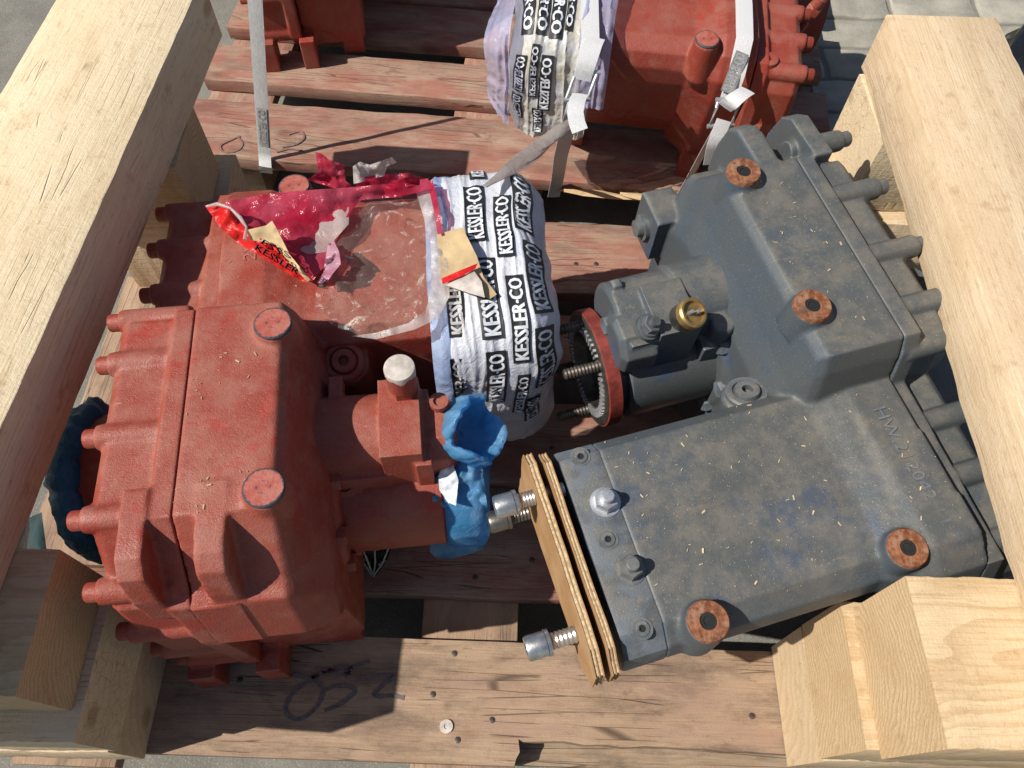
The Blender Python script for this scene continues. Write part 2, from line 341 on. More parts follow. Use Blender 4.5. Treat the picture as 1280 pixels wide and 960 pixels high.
def bake(bm, name, mat, voxel, it, fac=0.5):
    """weld overlapping solids into one casting with rounded fillets"""
    me = bm_mesh(bm, name + '_raw', mat); o = bpy.data.objects.new(name + '_raw', me); COL.objects.link(o)
    m = o.modifiers.new('r', 'REMESH'); m.mode = 'VOXEL'; m.voxel_size = voxel; m.use_smooth_shade = True
    s = o.modifiers.new('s', 'SMOOTH'); s.iterations = it; s.factor = fac
    dg = bpy.context.evaluated_depsgraph_get(); me2 = bpy.data.meshes.new_from_object(o.evaluated_get(dg)); me2.name = name
    bpy.data.objects.remove(o); bpy.data.meshes.remove(me)
    for p in me2.polygons: p.use_smooth = True
    if not me2.materials: me2.materials.append(mat)
    return me2
_tc = {}
def text2d(txt):
    """glyph mesh fitted to the unit square"""
    if txt in _tc: return _tc[txt]
    cu = bpy.data.curves.new('t', 'FONT'); cu.body = txt; cu.resolution_u = 2; o = bpy.data.objects.new('t', cu); COL.objects.link(o)
    dg = bpy.context.evaluated_depsgraph_get(); me = bpy.data.meshes.new_from_object(o.evaluated_get(dg))
    bm = NB(); bm.from_mesh(me)
    bmesh.ops.triangulate(bm, faces=bm.faces[:])
    xs = [v.co.x for v in bm.verts]; ys = [v.co.y for v in bm.verts]; x0, x1, y0, y1 = min(xs), max(xs), min(ys), max(ys)
    vs = [((v.co.x - x0) / (x1 - x0), (v.co.y - y0) / (y1 - y0)) for v in bm.verts]; bm.verts.index_update()
    fs = [tuple(v.index for v in f.verts) for f in bm.faces]; bm.free()
    bpy.data.objects.remove(o); bpy.data.curves.remove(cu); bpy.data.meshes.remove(me); _tc[txt] = (vs, fs); return _tc[txt]
def embolden(txt):
    """condensed heavy lettering: glyphs doubled with small shifts"""
    vs, fs = text2d(txt); n = len(vs); e = 0.0095; V = []; F_ = []
    for k, (dx, dy) in enumerate(((0, 0), (2 * e, 0), (e, .03), (e, 0))):
        V += [(x * (1 - 2 * e) + dx, y * .97 + dy) for x, y in vs]; F_ += [tuple(i + n * k for i in f) for f in fs]
    return V, F_

def put_text(txt, fn, bold=True, flip=False):
    vs, fs = embolden(txt) if bold else text2d(txt); bm = NB()
    V = [bm.verts.new(fn(1 - x if flip else x, y)) for x, y in vs]
    for f in fs:
        try: bm.faces.new([V[i] for i in f])
        except ValueError: pass
    return bm
def patch(fn, nu=10, nv=5):
    bm = NB(); g = [[bm.verts.new(fn(i / nu, j / nv)) for j in range(nv + 1)] for i in range(nu + 1)]
    for i in range(nu):
        for j in range(nv): bm.faces.new((g[i][j], g[i + 1][j], g[i + 1][j + 1], g[i][j + 1]))
    return bm
def fbm(p, s): return noise.fractal(Vector(p) * s, 0.9, 2.1, 4)
def sheet(outline, step=5.0, amp=0.004, ns=35.0, ridged=True, seed=0.0, lift=None):
    """crumpled film: outline of (px, py, z) points, heights spread inwards, wrinkled; returns bmesh and height function"""
    pts = [Vector((x, y)) for x, y, z in outline]; n = len(pts)
    edge = []; 
    for i in range(n):
        a, b = outline[i], outline[(i + 1) % n]; k = max(1, int(math.hypot(b[0] - a[0], b[1] - a[1]) / step))
        for j in range(k):
            t = j / k; jx = noise.noise(Vector((a[0] + j, a[1], seed))) * step * 0.35 if 0 < j else 0
            edge.append((a[0] + (b[0] - a[0]) * t + jx, a[1] + (b[1] - a[1]) * t + jx, a[2] + (b[2] - a[2]) * t))
    def zat(x, y):
        sw = sz = 0.0
        for ex, ey, ez in edge:
            w = 1.0 / ((x - ex) ** 2 + (y - ey) ** 2 + 2.0) ** 1.5; sw += w; sz += w * ez
        z = sz / sw; p = P(x, y, z)
        nz = noise.turbulence(p * ns + Vector((seed, seed, 0)), 4, False) if ridged else fbm(p, ns)
        return z + amp * (nz - 0.45) + (lift(x, y) if lift else 0)
    def inside(x, y):
        c = False; j = len(edge) - 1
        for i in range(len(edge)):
            if (edge[i][1] > y) != (edge[j][1] > y) and x < (edge[j][0] - edge[i][0]) * (y - edge[i][1]) / (edge[j][1] - edge[i][1]) + edge[i][0]: c = not c
            j = i
        return c
    co = [Vector((e[0], e[1])) for e in edge]; ne = len(co)
    x0 = min(e[0] for e in edge); x1 = max(e[0] for e in edge); y0 = min(e[1] for e in edge); y1 = max(e[1] for e in edge)
    y = y0 + step / 2; row = 0
    while y < y1:
        x = x0 + step * (0.5 + 0.5 * (row % 2))
        while x < x1:
            if inside(x, y) and min((x - e[0]) ** 2 + (y - e[1]) ** 2 for e in edge) > (step * 0.5) ** 2: co.append(Vector((x + random.uniform(-1, 1) * step * 0.15, y + random.uniform(-1, 1) * step * 0.15)))
            x += step
        y += step * 0.87; row += 1
    vo, eo, fo, *_ = delaunay_2d_cdt(co, [(i, (i + 1) % ne) for i in range(ne)], [], 1, 1e-4)
    bm = NB(); V = [bm.verts.new(P(v.x, v.y, zat(v.x, v.y))) for v in vo]
    for f in fo:
        try: bm.faces.new([V[i] for i in f])
        except ValueError: pass
    return bm, zat
def thicken(bm, t=0.0004): 
    bmesh.ops.recalc_face_normals(bm, faces=bm.faces[:]); bmesh.ops.solidify(bm, geom=bm.faces[:], thickness=t); return bm

# ---------------------------------------------------------------- ground, paving
bm = NB(); bmesh.ops.create_grid(bm, x_segments=2, y_segments=2, size=60)
ground = obj('ground', bm, CONC); ground.location = (0, 0, GZ - 0.006); tag(ground, kind='structure')
def paver(x, y, lx, ly, mat=PAVE, h=0.05, top=GZ, rough=0.004):
    bm = NB(); box(bm, (x, y, top - h), (x + lx, y + ly, top)); bmesh.ops.subdivide_edges(bm, edges=bm.edges[:], cuts=2, use_grid_fill=True)
    for v in bm.verts: v.co += Vector((noise.noise(v.co * 14), noise.noise(v.co * 14 + Vector((5, 0, 0))), noise.noise(v.co * 14 + Vector((0, 7, 0))))) * rough
    bevel(bm, 0.004); me = bm_mesh(bm, 'paving_stone', mat, 50); o = link('paving_stone', me, ground, True); return o
bpy.context.view_layer.update()
for r_ in range(8):
    y = 1.15 + r_ * 0.109; x = 0.40 + (0.09 if r_ % 2 else 0.0)
    while x < 1.35:
        w_ = random.uniform(0.19, 0.26); paver(x, y, w_ - 0.011, 0.099, rough=0.008); x += w_
for x in (0.40, 0.585, 0.77):
    for k in range(3): paver(x + 0.05 * k, -0.12 + 0.098 * k, 0.176, 0.089)
bm = NB(); box(bm, (0.9, 1.95, GZ - 0.05), (2.2, 2.35, GZ + 0.035)); bmesh.ops.subdivide_edges(bm, edges=bm.edges[:], cuts=9, use_grid_fill=True)
for v in bm.verts: v.co += Vector((0, fbm(v.co, 9) * 0.012, fbm(v.co, 12) * 0.014))
k_ = obj('kerb', bm, KERB, None, 60); tag(k_, kind='structure')
bm = NB(); bmesh.ops.create_grid(bm, x_segments=40, y_segments=6, size=0.5); bmesh.ops.scale(bm, vec=(1.2, 0.12, 1), verts=bm.verts[:])
for v in bm.verts: v.co += Vector((1.25, 1.925, GZ + 0.002 + abs(fbm(v.co, 20)) * 0.02))
tag(obj('joint_dirt', bm, DIRT, None, 60), kind='structure')

# ---------------------------------------------------------------- timber
def timber_mesh(name, l, w, h, mat, jag=0.0013, cuts=48, ends=0.003):
    bm = NB(); box(bm, (-l / 2, -w / 2, -h / 2), (l / 2, w / 2, h / 2))
    le = [e for e in bm.edges if abs(e.verts[0].co.x - e.verts[1].co.x) > 1e-4]
    bmesh.ops.subdivide_edges(bm, edges=le, cuts=cuts)
    ce = [e for e in bm.edges if abs(e.verts[0].co.x - e.verts[1].co.x) < 1e-4]
    bevel_e = [e for e in bm.edges if abs(e.verts[0].co.x - e.verts[1].co.x) > 1e-4]
    bmesh.ops.bevel(bm, geom=bevel_e, offset=0.0016, segments=2, affect='EDGES', profile=0.5)
    sd = random.uniform(0, 50)
    for v in bm.verts:
        p = Vector((v.co.x * 30, v.co.y * 12, v.co.z * 12 + sd))
        v.co.y += noise.noise(p) * jag + noise.noise(p * 5) * jag * 0.8; v.co.z += noise.noise(p + Vector((9, 3, 0))) * jag + noise.noise(p * 5 + Vector((2, 0, 0))) * jag * .5
        if abs(v.co.x) > l / 2 - 1e-4: v.co.x += noise.noise(p * 3 + Vector((0, 0, 9))) * ends
    return bm_mesh(bm, name, mat, 40)
def timber(name, label, cat, c, dims, yaw, mat, group=None, tilt=0.0, **k):
    o = link(name, timber_mesh(name, *dims, mat, **k)); o.location = c; o.rotation_euler = (tilt, 0, R(yaw)); return tag(o, label, cat, group)
BG = 'thick sawn timbers laid over the gearboxes'; SG = 'timber spacers stacked under the top beams'
timber('timber_beam', 'pale wide sawn timber beam on the left, lying over the red gearbox side', 'timber beam', (-0.530, 0.478, 0.342), (0.95, 0.172, 0.086), 87.8, W_NEW, BG, jag=0.0008)
timber('timber_beam', 'knotty warm coloured timber beam on the right, over the dark gearbox edge', 'timber beam', (0.5055, 0.446, 0.388), (0.83, 0.134, 0.076), 90.0, W_NEW2, BG, jag=0.0020)
# near right stack
timber('spacer_timber', 'topmost spacer timber of the near right stack with curved end grain rings', 'timber', (0.348 + 0.15, 0.128, 0.2905), (0.30, 0.136, 0.117), 0.5, W_END, SG)
timber('spacer_timber', 'middle spacer timber of the near right stack, its ringed end sticking out', 'timber', (0.336 + 0.15, 0.131, 0.1745), (0.30, 0.136, 0.113), -1.0, W_END, SG)
timber('spacer_timber', 'bottom spacer timber of the near right stack, plain pale end on the front board', 'timber', (0.338 + 0.15, 0.134, 0.060), (0.30, 0.136, 0.113), 0.8, W_NEW2, SG)
# near left stack
timber('spacer_timber', 'topmost spacer timber of the near left stack, split end in shade', 'timber', (-0.415 - 0.15, 0.137, 0.249), (0.30, 0.128, 0.100), 2.0, W_END, SG)
timber('spacer_timber', 'middle spacer timber of the near left stack, below the split one', 'timber', (-0.405 - 0.15, 0.112, 0.1485), (0.30, 0.13, 0.099), 1.5, W_NEW, SG)
timber('spacer_timber', 'bottom brown spacer timber of the near left stack, on the front board', 'timber', (-0.415 - 0.15, 0.110, 0.0495), (0.30, 0.128, 0.097), 1.0, W_NEW2, SG)
# far stacks
timber('spacer_timber', 'topmost spacer timber of the far right stack, pale end beside the dark gearbox', 'timber', (0.437 + 0.14, 0.79, 0.2905), (0.28, 0.125, 0.117), 1.0, W_NEW, SG)
timber('spacer_timber', 'lower spacer timber of the far right stack, partly behind dark gearbox bolts', 'timber', (0.415 + 0.14, 0.77, 0.116), (0.28, 0.135, 0.228), -2.0, W_NEW2, SG)
timber('spacer_timber', 'topmost spacer timber of the far left stack, ringed end under the left beam', 'timber', (-0.432 - 0.09, 0.745, 0.242), (0.18, 0.115, 0.114), 3.0, W_END, SG)
timber('spacer_timber', 'lower spacer timber of the far left stack, behind the red gearbox', 'timber', (-0.415 - 0.09, 0.775, 0.092), (0.18, 0.12, 0.182), 3.0, W_NEW2, SG)

# ---------------------------------------------------------------- pallets
NAIL = None
def nail_at(parent, x, y, z, mat=RUST, r=0.0042):
    global NAIL
    if NAIL is None:
        bm = NB(); lathe(bm, (0, 0, 0), (0, 0, 1), [(0, 0.0038), (0.0006, 0.0038), (0.0010, 0.0026)], 10); NAIL = bm_mesh(bm, 'nail', STUD)
    o = link('nail', NAIL, parent); w = Vector((x, y, z)); o.location = parent.matrix_world.inverted() @ w; return o
def board(parent, x0, x1, y0, y1, z0, z1, mat, name='deck_board', yaw=0.0, jag=0.0012):
    o = link(name, timber_mesh(name, x1 - x0, y1 - y0, z1 - z0, mat, jag=jag, cuts=30), parent); o.location = ((x0 + x1) / 2, (y0 + y1) / 2, (z0 + z1) / 2); o.rotation_euler = (0, 0, R(yaw)); return o
pal = thing('wooden_pallet', 'weathered wooden pallet in front carrying the two nearest gearboxes', 'pallet', (0, 0.055, GZ), group='wooden pallets side by side')
pal.location = (0, 0, 0); ZB = -0.024
# front board with a piece broken out of its front edge
bm = NB(); x0, x1, yf, yb = -0.60, 0.60, 0.055, 0.1945
a = P(648, 921, 0).x; b = P(1010, 925, 0).x; ol = [(x0, yf)]
ol += [(a - 0.004, yf), (a - 0.002, yf + 0.008), (a + 0.002, yf + 0.015), (a, 0.084)]
k = 14
for i in range(k + 1): ol.append((a + 0.006 + (b - a - 0.01) * i / k, 0.083 - 0.006 * i / k + random.uniform(-0.0022, 0.0022)))
ol += [(b + 0.002, yf), (x1, yf), (x1, yb)]
for i in range(1, 12): ol.append((x1 + (x0 - x1) * i / 12, yb + random.uniform(-0.001, 0.001)))
ol.append((x0, yb))
vs = [bm.verts.new((x, y - 0.125, 0.012)) for x, y in ol]; f = bm.faces.new(vs); ex = bmesh.ops.extrude_face_region(bm, geom=[f])
for v in ex['geom']:
    if isinstance(v, bmesh.types.BMVert): v.co.z = -0.012
bmesh.ops.triangulate(bm, faces=[f_ for f_ in bm.faces if len(f_.verts) > 4])
front = obj('deck_board', bm, W_PALF, pal, 30); front.location = (0, 0.125, -0.012); front['label'] = 'front deck board with a broken out piece and marker writing'
board(pal, -0.6, 0.6, 0.250, 0.370, -0.024, -0.001, W_PALR); board(pal, -0.6, 0.6, 0.412, 0.540, -0.024, 0, W_PALR)
board(pal, -0.6, 0.6, 0.594, 0.700, -0.024, -0.001, W_PALR); board(pal, -0.6, 0.6, 0.744, 0.892, -0.024, 0, W_PALR)
for xc in (-0.52, P(588, 775, -0.03).x, 0.52):
    st = board(pal, 0, 0.87, 0, 0.125, -0.049, -0.0255, W_PALF, 'stringer_board', 90); st.location = (xc, 0.475, -0.037)
    for yc in (0.125, 0.475, 0.81):
        bl = board(pal, 0, 0.14, 0, 0.12, 0, 0.078, W_PALF, 'pallet_block'); bl.location = (xc, yc, -0.0895)
lb = board(pal, -0.18, 0.60, 0.058, 0.192, -0.047, -0.0262, W_PALD, 'lower_board'); lb.location.z = -0.046
for xc in (-0.52, P(588, 775, -0.03).x, 0.52): pass
bpy.context.view_layer.update()
for px_, py_ in ((541, 868), (568, 817), (615, 900), (572, 925), (940, 895), (300, 850)):
    p = P(px_, py_, 0.0); nail_at(front, p.x, p.y, 0.0)
p = P(594, 722, -0.001); nail_at(front, p.x, p.y, -0.001)
for px_, py_ in ((720, 330), (745, 330), (655, 330), (840, 345), (690, 560), (665, 700)):
    p = P(px_, py_, 0.0); nail_at(front, p.x, p.y, 0.0003)
timber('loose_board', 'weathered tan board lying on the deck below the left beam', 'board', (-0.545, 0.50, 0.011), (0.46, 0.15, 0.02), 89.0, W_PALF, None)
# marker strokes
def stroke(parent, pix, w=0.006, z=0.0008, ink=None):
    pts = [P(x, y, z) for x, y in pix]; dense = []
    n = len(pts)
    for i in range(n - 1):
        p0, p1, p2, p3 = pts[max(i - 1, 0)], pts[i], pts[i + 1], pts[min(i + 2, n - 1)]
        for k in range(8):
            t = k / 8; dense.append(0.5 * ((2 * p1) + (p2 - p0) * t + (2 * p0 - 5 * p1 + 4 * p2 - p3) * t * t + (3 * p1 - p0 - 3 * p2 + p3) * t ** 3))
    dense.append(pts[-1]); bm = NB(); prev = None
    for i, p in enumerate(dense):
        d = (dense[min(i + 1, len(dense) - 1)] - dense[max(i - 1, 0)]); s = Vector((-d.y, d.x, 0)).normalized() * w * 0.5 * (0.75 + 0.5 * abs(noise.noise(p * 90)))
        cur = (bm.verts.new(p - s), bm.verts.new(p + s))
        if prev: bm.faces.new((prev[0], cur[0], cur[1], prev[1]))
        prev = cur
    me = bm_mesh(bm, 'marker_writing', ink or INKM); o = link('marker_writing', me, parent); o.matrix_parent_inverse = parent.matrix_world.inverted(); return o
zz_ = lambda l: [(330 + x / 5.565, 800 + y / 5.565) for x, y in l]
for st in ([(330, 285), (250, 320), (185, 390), (150, 470), (180, 535), (260, 545), (350, 480), (400, 400), (400, 320), (350, 280)],
           [(430, 345), (500, 320), (600, 325), (632, 360), (580, 410), (520, 450), (420, 492)],
           [(650, 268), (780, 250), (895, 252), (830, 310), (765, 375), (810, 392), (880, 385), (975, 402)],
           [(205, 238), (330, 262), (430, 215), (560, 215), (640, 180), (735, 150)], [(560, 245), (600, 220), (560, 260)], [(330, 262), (380, 240), (500, 200), (620, 190)]):
    stroke(front, zz_(st))
bm = NB(); p = P(558, 908, 0.0006); lathe(bm, p, (0, 0, 1), [(0, 0.0082), (0.0018, 0.0078), (0.0018, 0.003), (0.0006, 0.003)], 20)
solo('screw_washer', bm, WHITE, 'small white washer screwed into the front pallet board', 'washer')

pal2 = thing('wooden_pallet', 'red stained wooden pallet behind with splintered front edge', 'pallet', (-0.03, 0.0, 0.0), group='wooden pallets side by side')
pal2.location = (-0.03, 1.005, 0); pal2.rotation_euler = (0, 0, R(-4.0))
f2 = board(pal2, -0.60, 0.60, -0.012, 0.134, -0.026, 0.0, W_PALR, yaw=1.0, jag=0.0028); f2['label'] = 'splintered front deck board of the rear pallet'
board(pal2, -0.60, 0.60, 0.178, 0.282, -0.026, 0.0, W_PALR); board(pal2, -0.60, 0.60, 0.335, 0.455, -0.026, 0.0, W_PALR)
board(pal2, -0.60, 0.60, 0.465, 0.60, -0.026, 0.002, W_PALR); board(pal2, -0.60, 0.60, 0.64, 0.78, -0.026, 0.0, W_PALR)
for xc in (-0.53, 0.0, 0.53):
    st = board(pal2, 0, 0.78, 0, 0.125, -0.05, -0.0275, W_PALR, 'stringer_board', 90); st.location = (xc - (0.05 if xc == 0 else 0), 0.40, -0.039)
    for yc in (0.07, 0.40, 0.72):
        bl = board(pal2, 0, 0.14, 0, 0.12, 0, 0.078, W_PALF, 'pallet_block'); bl.location = (xc, yc, -0.0925)
bpy.context.view_layer.update()
for st in ([(300, 170), (285, 176), (275, 182), (280, 190), (296, 188), (303, 180), (298, 172)], [(360, 168), (375, 164), (380, 172), (370, 180), (352, 184)], [(345, 190), (360, 186), (378, 188)]): stroke(f2, st, 0.004, 0.0022, INKF)
# splinters torn from the rear pallet's front edge
bm = NB()
for (xa, ya, xb, yb_, za, zb) in ((705, 236, 800, 247, -0.004, -0.012), (775, 240, 852, 252, -0.004, -0.014), (800, 250, 850, 258, -0.016, -0.020)):
    A, B = P(xa, ya, za), P(xb, yb_, zb); n_ = 8; rs = []
    for i in range(n_ + 1):
        t = i / n_; c = A.lerp(B, t) + Vector((0, -0.004, 0)); w_ = 0.008 * math.sin(math.pi * min(1, t * 0.9 + 0.1)) + 0.0008; j = noise.noise(c * 60) * 0.003
        rs.append([c + Vector((0, -w_, j)), c + Vector((0, 0, -0.005 + j)), c + Vector((0, w_, j)), c + Vector((0, 0, 0.004 + j))])
    rings(bm, rs)
sp_ = obj('splinters', bm, W_RAW, f2, 30); sp_.matrix_parent_inverse = f2.matrix_world.inverted()

# ---------------------------------------------------------------- the gearbox casting, shared by four gearboxes (local: x along the shafts, z up)
def front(pr, fy): return [(y + (fy if y < -.08 else 0), z) for y, z in pr]
PL0 = [(.124, .302), (.112, .345), (.102, .366), (-.118, .366), (-.166, .305), (-.181, .297), (-.194, .212), (-.174, .19), (-.165, .03), (.124, .03)]
PM0 = [(.122, .298), (.109, .338), (.099, .357), (-.116, .357), (-.163, .299), (-.178, .290), (-.191, .209), (-.171, .187), (-.162, .03), (.122, .03)]
PR0 = [(.108, .235), (.104, .255), (.096, .268), (-.105, .266), (-.140, .245), (-.160, .232), (-.178, .195), (-.166, .175), (-.155, .03), (.108, .03)]
RIB0 = [(-.09, .3675), (-.152, .3645), (-.168, .352), (-.178, .318), (-.181, .27), (-.09, .27)]
CP0 = [(.336, .05), (.336, .262), (.320, .298), (.126, .304), (.113, .345), (.101, .3645), (-.118, .3645), (-.166, .304), (-.181, .296), (-.192, .21), (-.186, .06), (-.16, .03), (.30, .03)]
CI0 = [(.330, .06), (.330, .257), (.314, .290), (.120, .295), (.108, .338), (.096, .3565), (-.114, .3565), (-.160, .297), (-.174, .289), (-.185, .208), (-.180, .062), (-.157, .036), (.297, .036)]
CE0 = [(.325, .065), (.325, .252), (.309, .283), (.116, .288), (.104, .331), (.092, .349), (-.110, .349), (-.154, .290), (-.168, .282), (-.179, .206), (-.174, .066), (-.152, .04), (.292, .04)]
def castings(BOSS, BOLTS, fy=0.0, lug=False, xe=-.078, dz=0.0):
    PL, PM, PR_, CP, CI, CE = [front(q, fy) for q in (PL0, PM0, PR0, CP0, CI0, CE0)]; rib = front(RIB0, fy * 2.1)
    hb = NB(); loft_x(hb, [(0.0, PL), (.084, PL), (.092, PM), (.103, [(a * .5 + c * .5, b * .45 + d * .55) for (a, b), (c, d) in zip(PM, PR_)]), (.116, PR_)])
    bell = [(.10, .04), (.10, .312), (.292, .319), (.320, .302), (.334, .268), (.324, .225), (.285, .12), (.24, .04)]
    bell2 = [(.10, .05), (.10, .301), (.285, .3012), (.305, .286), (.311, .264), (.305, .234), (.268, .138), (.22, .06)]
    loft_x(hb, [(0.0, bell), (.050, bell), (.072, [(a * .5 + c * .5, b * .5 + d * .5) for (a, b), (c, d) in zip(bell, bell2)]), (.096, bell2)])
    cylp = [(.112, .10), (.097, .16), (.097, .285), (.112, .3015), (.285, .3015), (.305, .286), (.311, .264), (.305, .236), (.268, .14), (.22, .075), (.15, .06)]
    loft_x(hb, [(.06, cylp), (.3165, cylp)])
    for bx, by, zb, zt in [(b[0], b[1], .338, b[2]) for b in BOSS[:2]]:
        lathe(hb, (bx, by, zb), (0, 0, 1), [(0, .0235), (.026, .0205), (zt - zb, .0188)], 28)
    for bx, by in [b[:2] for b in BOSS[2:]]: lathe(hb, (bx, by, .240), (0, 0, 1), [(0, .008), (.02, .0225), (.0765, .0195)], 28)
    loft_x(hb, [(.020, rib), (.047, rib)])
    for x in (.0, ): box(hb, (-.008, -.198, .0), (.02, -.15, .06))
    box(hb, (.02, .20, 0), (.06, .25, .08)); box(hb, (.25, .15, 0), (.29, .20, .10)); box(hb, (.07, -.16, 0), (.11, -.13, .06))
    lathe(hb, (.132, .112, .19), Vector((0, -.35, 1)), [(0, .03), (.082, .027), (.085, .024)], 28)        # boss under the cylinder plug
    lathe(hb, (.10, -.035, .18), (1, 0, 0), [(0, .085), (.014, .085), (.022, .076)], 40)                   # pump mounting flange
    if lug: box(hb, (.095, -.22, .19), (.135, -.165, .262))                                                       # side lug
    HOUS_ = bake(hb, 'housing', RED, 0.0025, 3)
    cb = NB()
    loft_x(cb, [(-.0016, CP), (-.021, CP), (-.0245, [(y, z - dz) for y, z in CI]), (xe + .009, [(y, z - dz) for y, z in CI]), (xe, [(y, z - dz) for y, z in CE])])
    for y, z in BOLTS: lathe(cb, (-.012, y, z), (-1, 0, 0), [(0, .0125), (.066, .0128), (.071, .0120)], 20)
    loft_x(cb, [(-.045, rib), (-.022, rib)])
    box(cb, (-.085, -.198, 0), (-.055, -.15, .06)); box(cb, (-.08, .26, 0), (-.04, .32, .06))
    COVER_ = bake(cb, 'cover', RED, 0.0020, 2)
    return HOUS_, COVER_
BOLTS = [(.108, .3425), (.053, .3485), (-.027, .3485), (-.107, .3475), (-.158, .300), (-.1765, .225), (-.176, .14), (-.172, .065), (.312, .280), (.25, .2865), (.184, .2865), (.326, .19), (.326, .1)]
BOLTS_D = [(.105, .338), (.064, .3475), (-.005, .3475), (-.090, .3465), (-.172, .340), (-.1765, .225), (-.176, .14), (-.172, .065), (.300, .280), (.232, .2865), (.170, .2865), (.326, .19), (.326, .1)]
BOSS_R = ((.08, -.104, .374), (.08, .069, .374), (.08, .308, .316)); BOSS_D = ((.074, -.128, .376), (.080, .050, .376), (.076, .287, .3165), (.281, .296, .3165))
HOUS, COVER = castings(BOSS_R, BOLTS); HOUS_D, COVER_D = castings(BOSS_D, BOLTS_D, -.022, True, -.067, .006)
bm = NB(); lathe(bm, (0, 0, 0), (-1, 0, 0), [(-.006, .0092), (.0125, .0092), (.014, .0082), (.014, .0045), (.008, .0045)], 18); BOLT = bm_mesh(bm, 'bolt', RED)
bm = NB(); fl = [(.112, .10), (.0972, .16), (.0972, .285), (.112, .3012), (.285, .3012), (.305, .286), (.311, .264), (.305, .236), (.268, .14), (.22, .075), (.15, .06)]
fl2 = [(y * .994 + .0012, z * .994 + .0012) for y, z in fl]; loft_x(bm, [(.3160, fl2), (.3172, fl), (.355, fl), (.3575, fl2)]); FLANGE = bm_mesh(bm, 'end_flange', RED, 30)
pb = NB()
lathe(pb, (.10, -.003, .252), (1, 0, 0), [(0, .048), (.075, .046)], 36); box(pb, (.172, -.054, .215), (.214, .034, .308)); box(pb, (.10, -.056, .2), (.176, -.01, .262)); box(pb, (.205, -.058, .2), (.222, .030, .288))
oc = [(.024, .225), (.024, .278), (.012, .292), (-.03, .292), (-.048, .275), (-.05, .225)]; loft_x(pb, [(.205, oc), (.240, oc), (.249, [(y * .8 - .003, z * .9 + .026) for y, z in oc])])
box(pb, (.118, .03, .27), (.132, .055, .29))
PUMP = bake(pb, 'pump', RED, 0.0020, 1)
pd = NB(); lathe(pd, (.09, -.058, .248), (1, 0, 0), [(0, .0505), (.072, .050), (.074, .046), (.146, .045), (.150, .040)], 40)
box(pd, (.158, -.062, .20), (.206, .004, .300)); lathe(pd, (.206, -.022, .258), (1, 0, 0), [(0, .036), (.036, .035), (.042, .028)], 8, R(22.5)); box(pd, (.205, -.056, .215), (.236, .002, .286)); lathe(pd, (.122, -.006, .225), (0, 0, 1), [(0, .016), (.05, .015), (.054, .012)], 20); box(pd, (.10, -.03, .20), (.145, .01, .25)); lathe(pd, (.222, -.076, .29), (1, 0, 0), [(0, .009), (.012, .009)], 6)
PUMP_D = bake(pd, 'pump', RED, 0.0020, 1)
db = NB(); lathe(db, (.115, -.035, .175), (1, 0, 0), [(0, .069), (.006, .069), (.006, .0655), (.112, .0655), (.116, .061)], 48); DRUM = bm_mesh(db, 'output_drum', RED)
bm = NB(); lathe(bm, (-.075, .008, .185), (-1, 0, 0), [(0, .078), (.06, .074), (.085, .070), (.085, .03)], 40); INFL = bm_mesh(bm, 'input_flange', RED)
bm = NB(); lathe(bm, (.127, -.050, .243), Vector((0, -.8, .6)), [(-.016, .024), (0, .021), (.003, .021), (.003, .0175), (.005, .0165), (.005, .008), (-.002, .007)], 28); PLUG = bm_mesh(bm, 'pump_plug', RED)
bm = NB(); lathe(bm, (.132, .112 - .029, .19 + .081), Vector((0, -.35, 1)), [(0, .023), (.004, .023), (.006, .021), (.006, .016), (.004, .015), (.009, .013), (.009, .006), (.002, .006)], 28); CPLUG = bm_mesh(bm, 'filler_plug', RED)
bm = NB(); box(bm, (-.002, -.1945, .212), (.044, -.178, .298)); 
for v in bm.verts: v.co.y += (.298 - v.co.z) * -0.155 + 0.012
bevel(bm, .002); PAD = bm_mesh(bm, 'machined_pad', RED)
bm = NB(); lathe(bm, (0, 0, 0), (0, 0, 1), [(0, .0188), (.0015, .0188), (.0028, .0178)], 36); DISC = bm_mesh(bm, 'boss_face', CHIP)
bm = NB(); lathe(bm, (0, 0, 0), (0, 0, 1), [(-.004, .0190), (.0010, .0189), (.0030, .0176), (.0030, .0086), (.0020, .0076), (-.004, .0074)], 36, close=False); RINGF = bm_mesh(bm, 'boss_face', RUST)
bm = NB(); lathe(bm, (0, 0, 0), (0, 0, 1), [(0.0002, .0080), (.0012, .0080), (.0012, .0046), (-.004, .0042)], 20); HOLE_SHADE = bm_mesh(bm, 'threaded_hole_shade', BLACKM)  # shallow black disc; the darkness of a deep hole is put into its colour
bm = NB(); hexh(bm, (0, 0, 0), (1, 0, 0), .0115, .012); HEX = bm_mesh(bm, 'hex_bolt', RED)
bm = NB(); lathe(bm, (0, 0, 0), (0, 0, 1), [(0, .0100), (.0012, .0100), (.0012, .0070), (.0022, .0066), (.0022, .0034), (-.002, .0032)], 22); SOCK = bm_mesh(bm, 'socket_screw', RED)

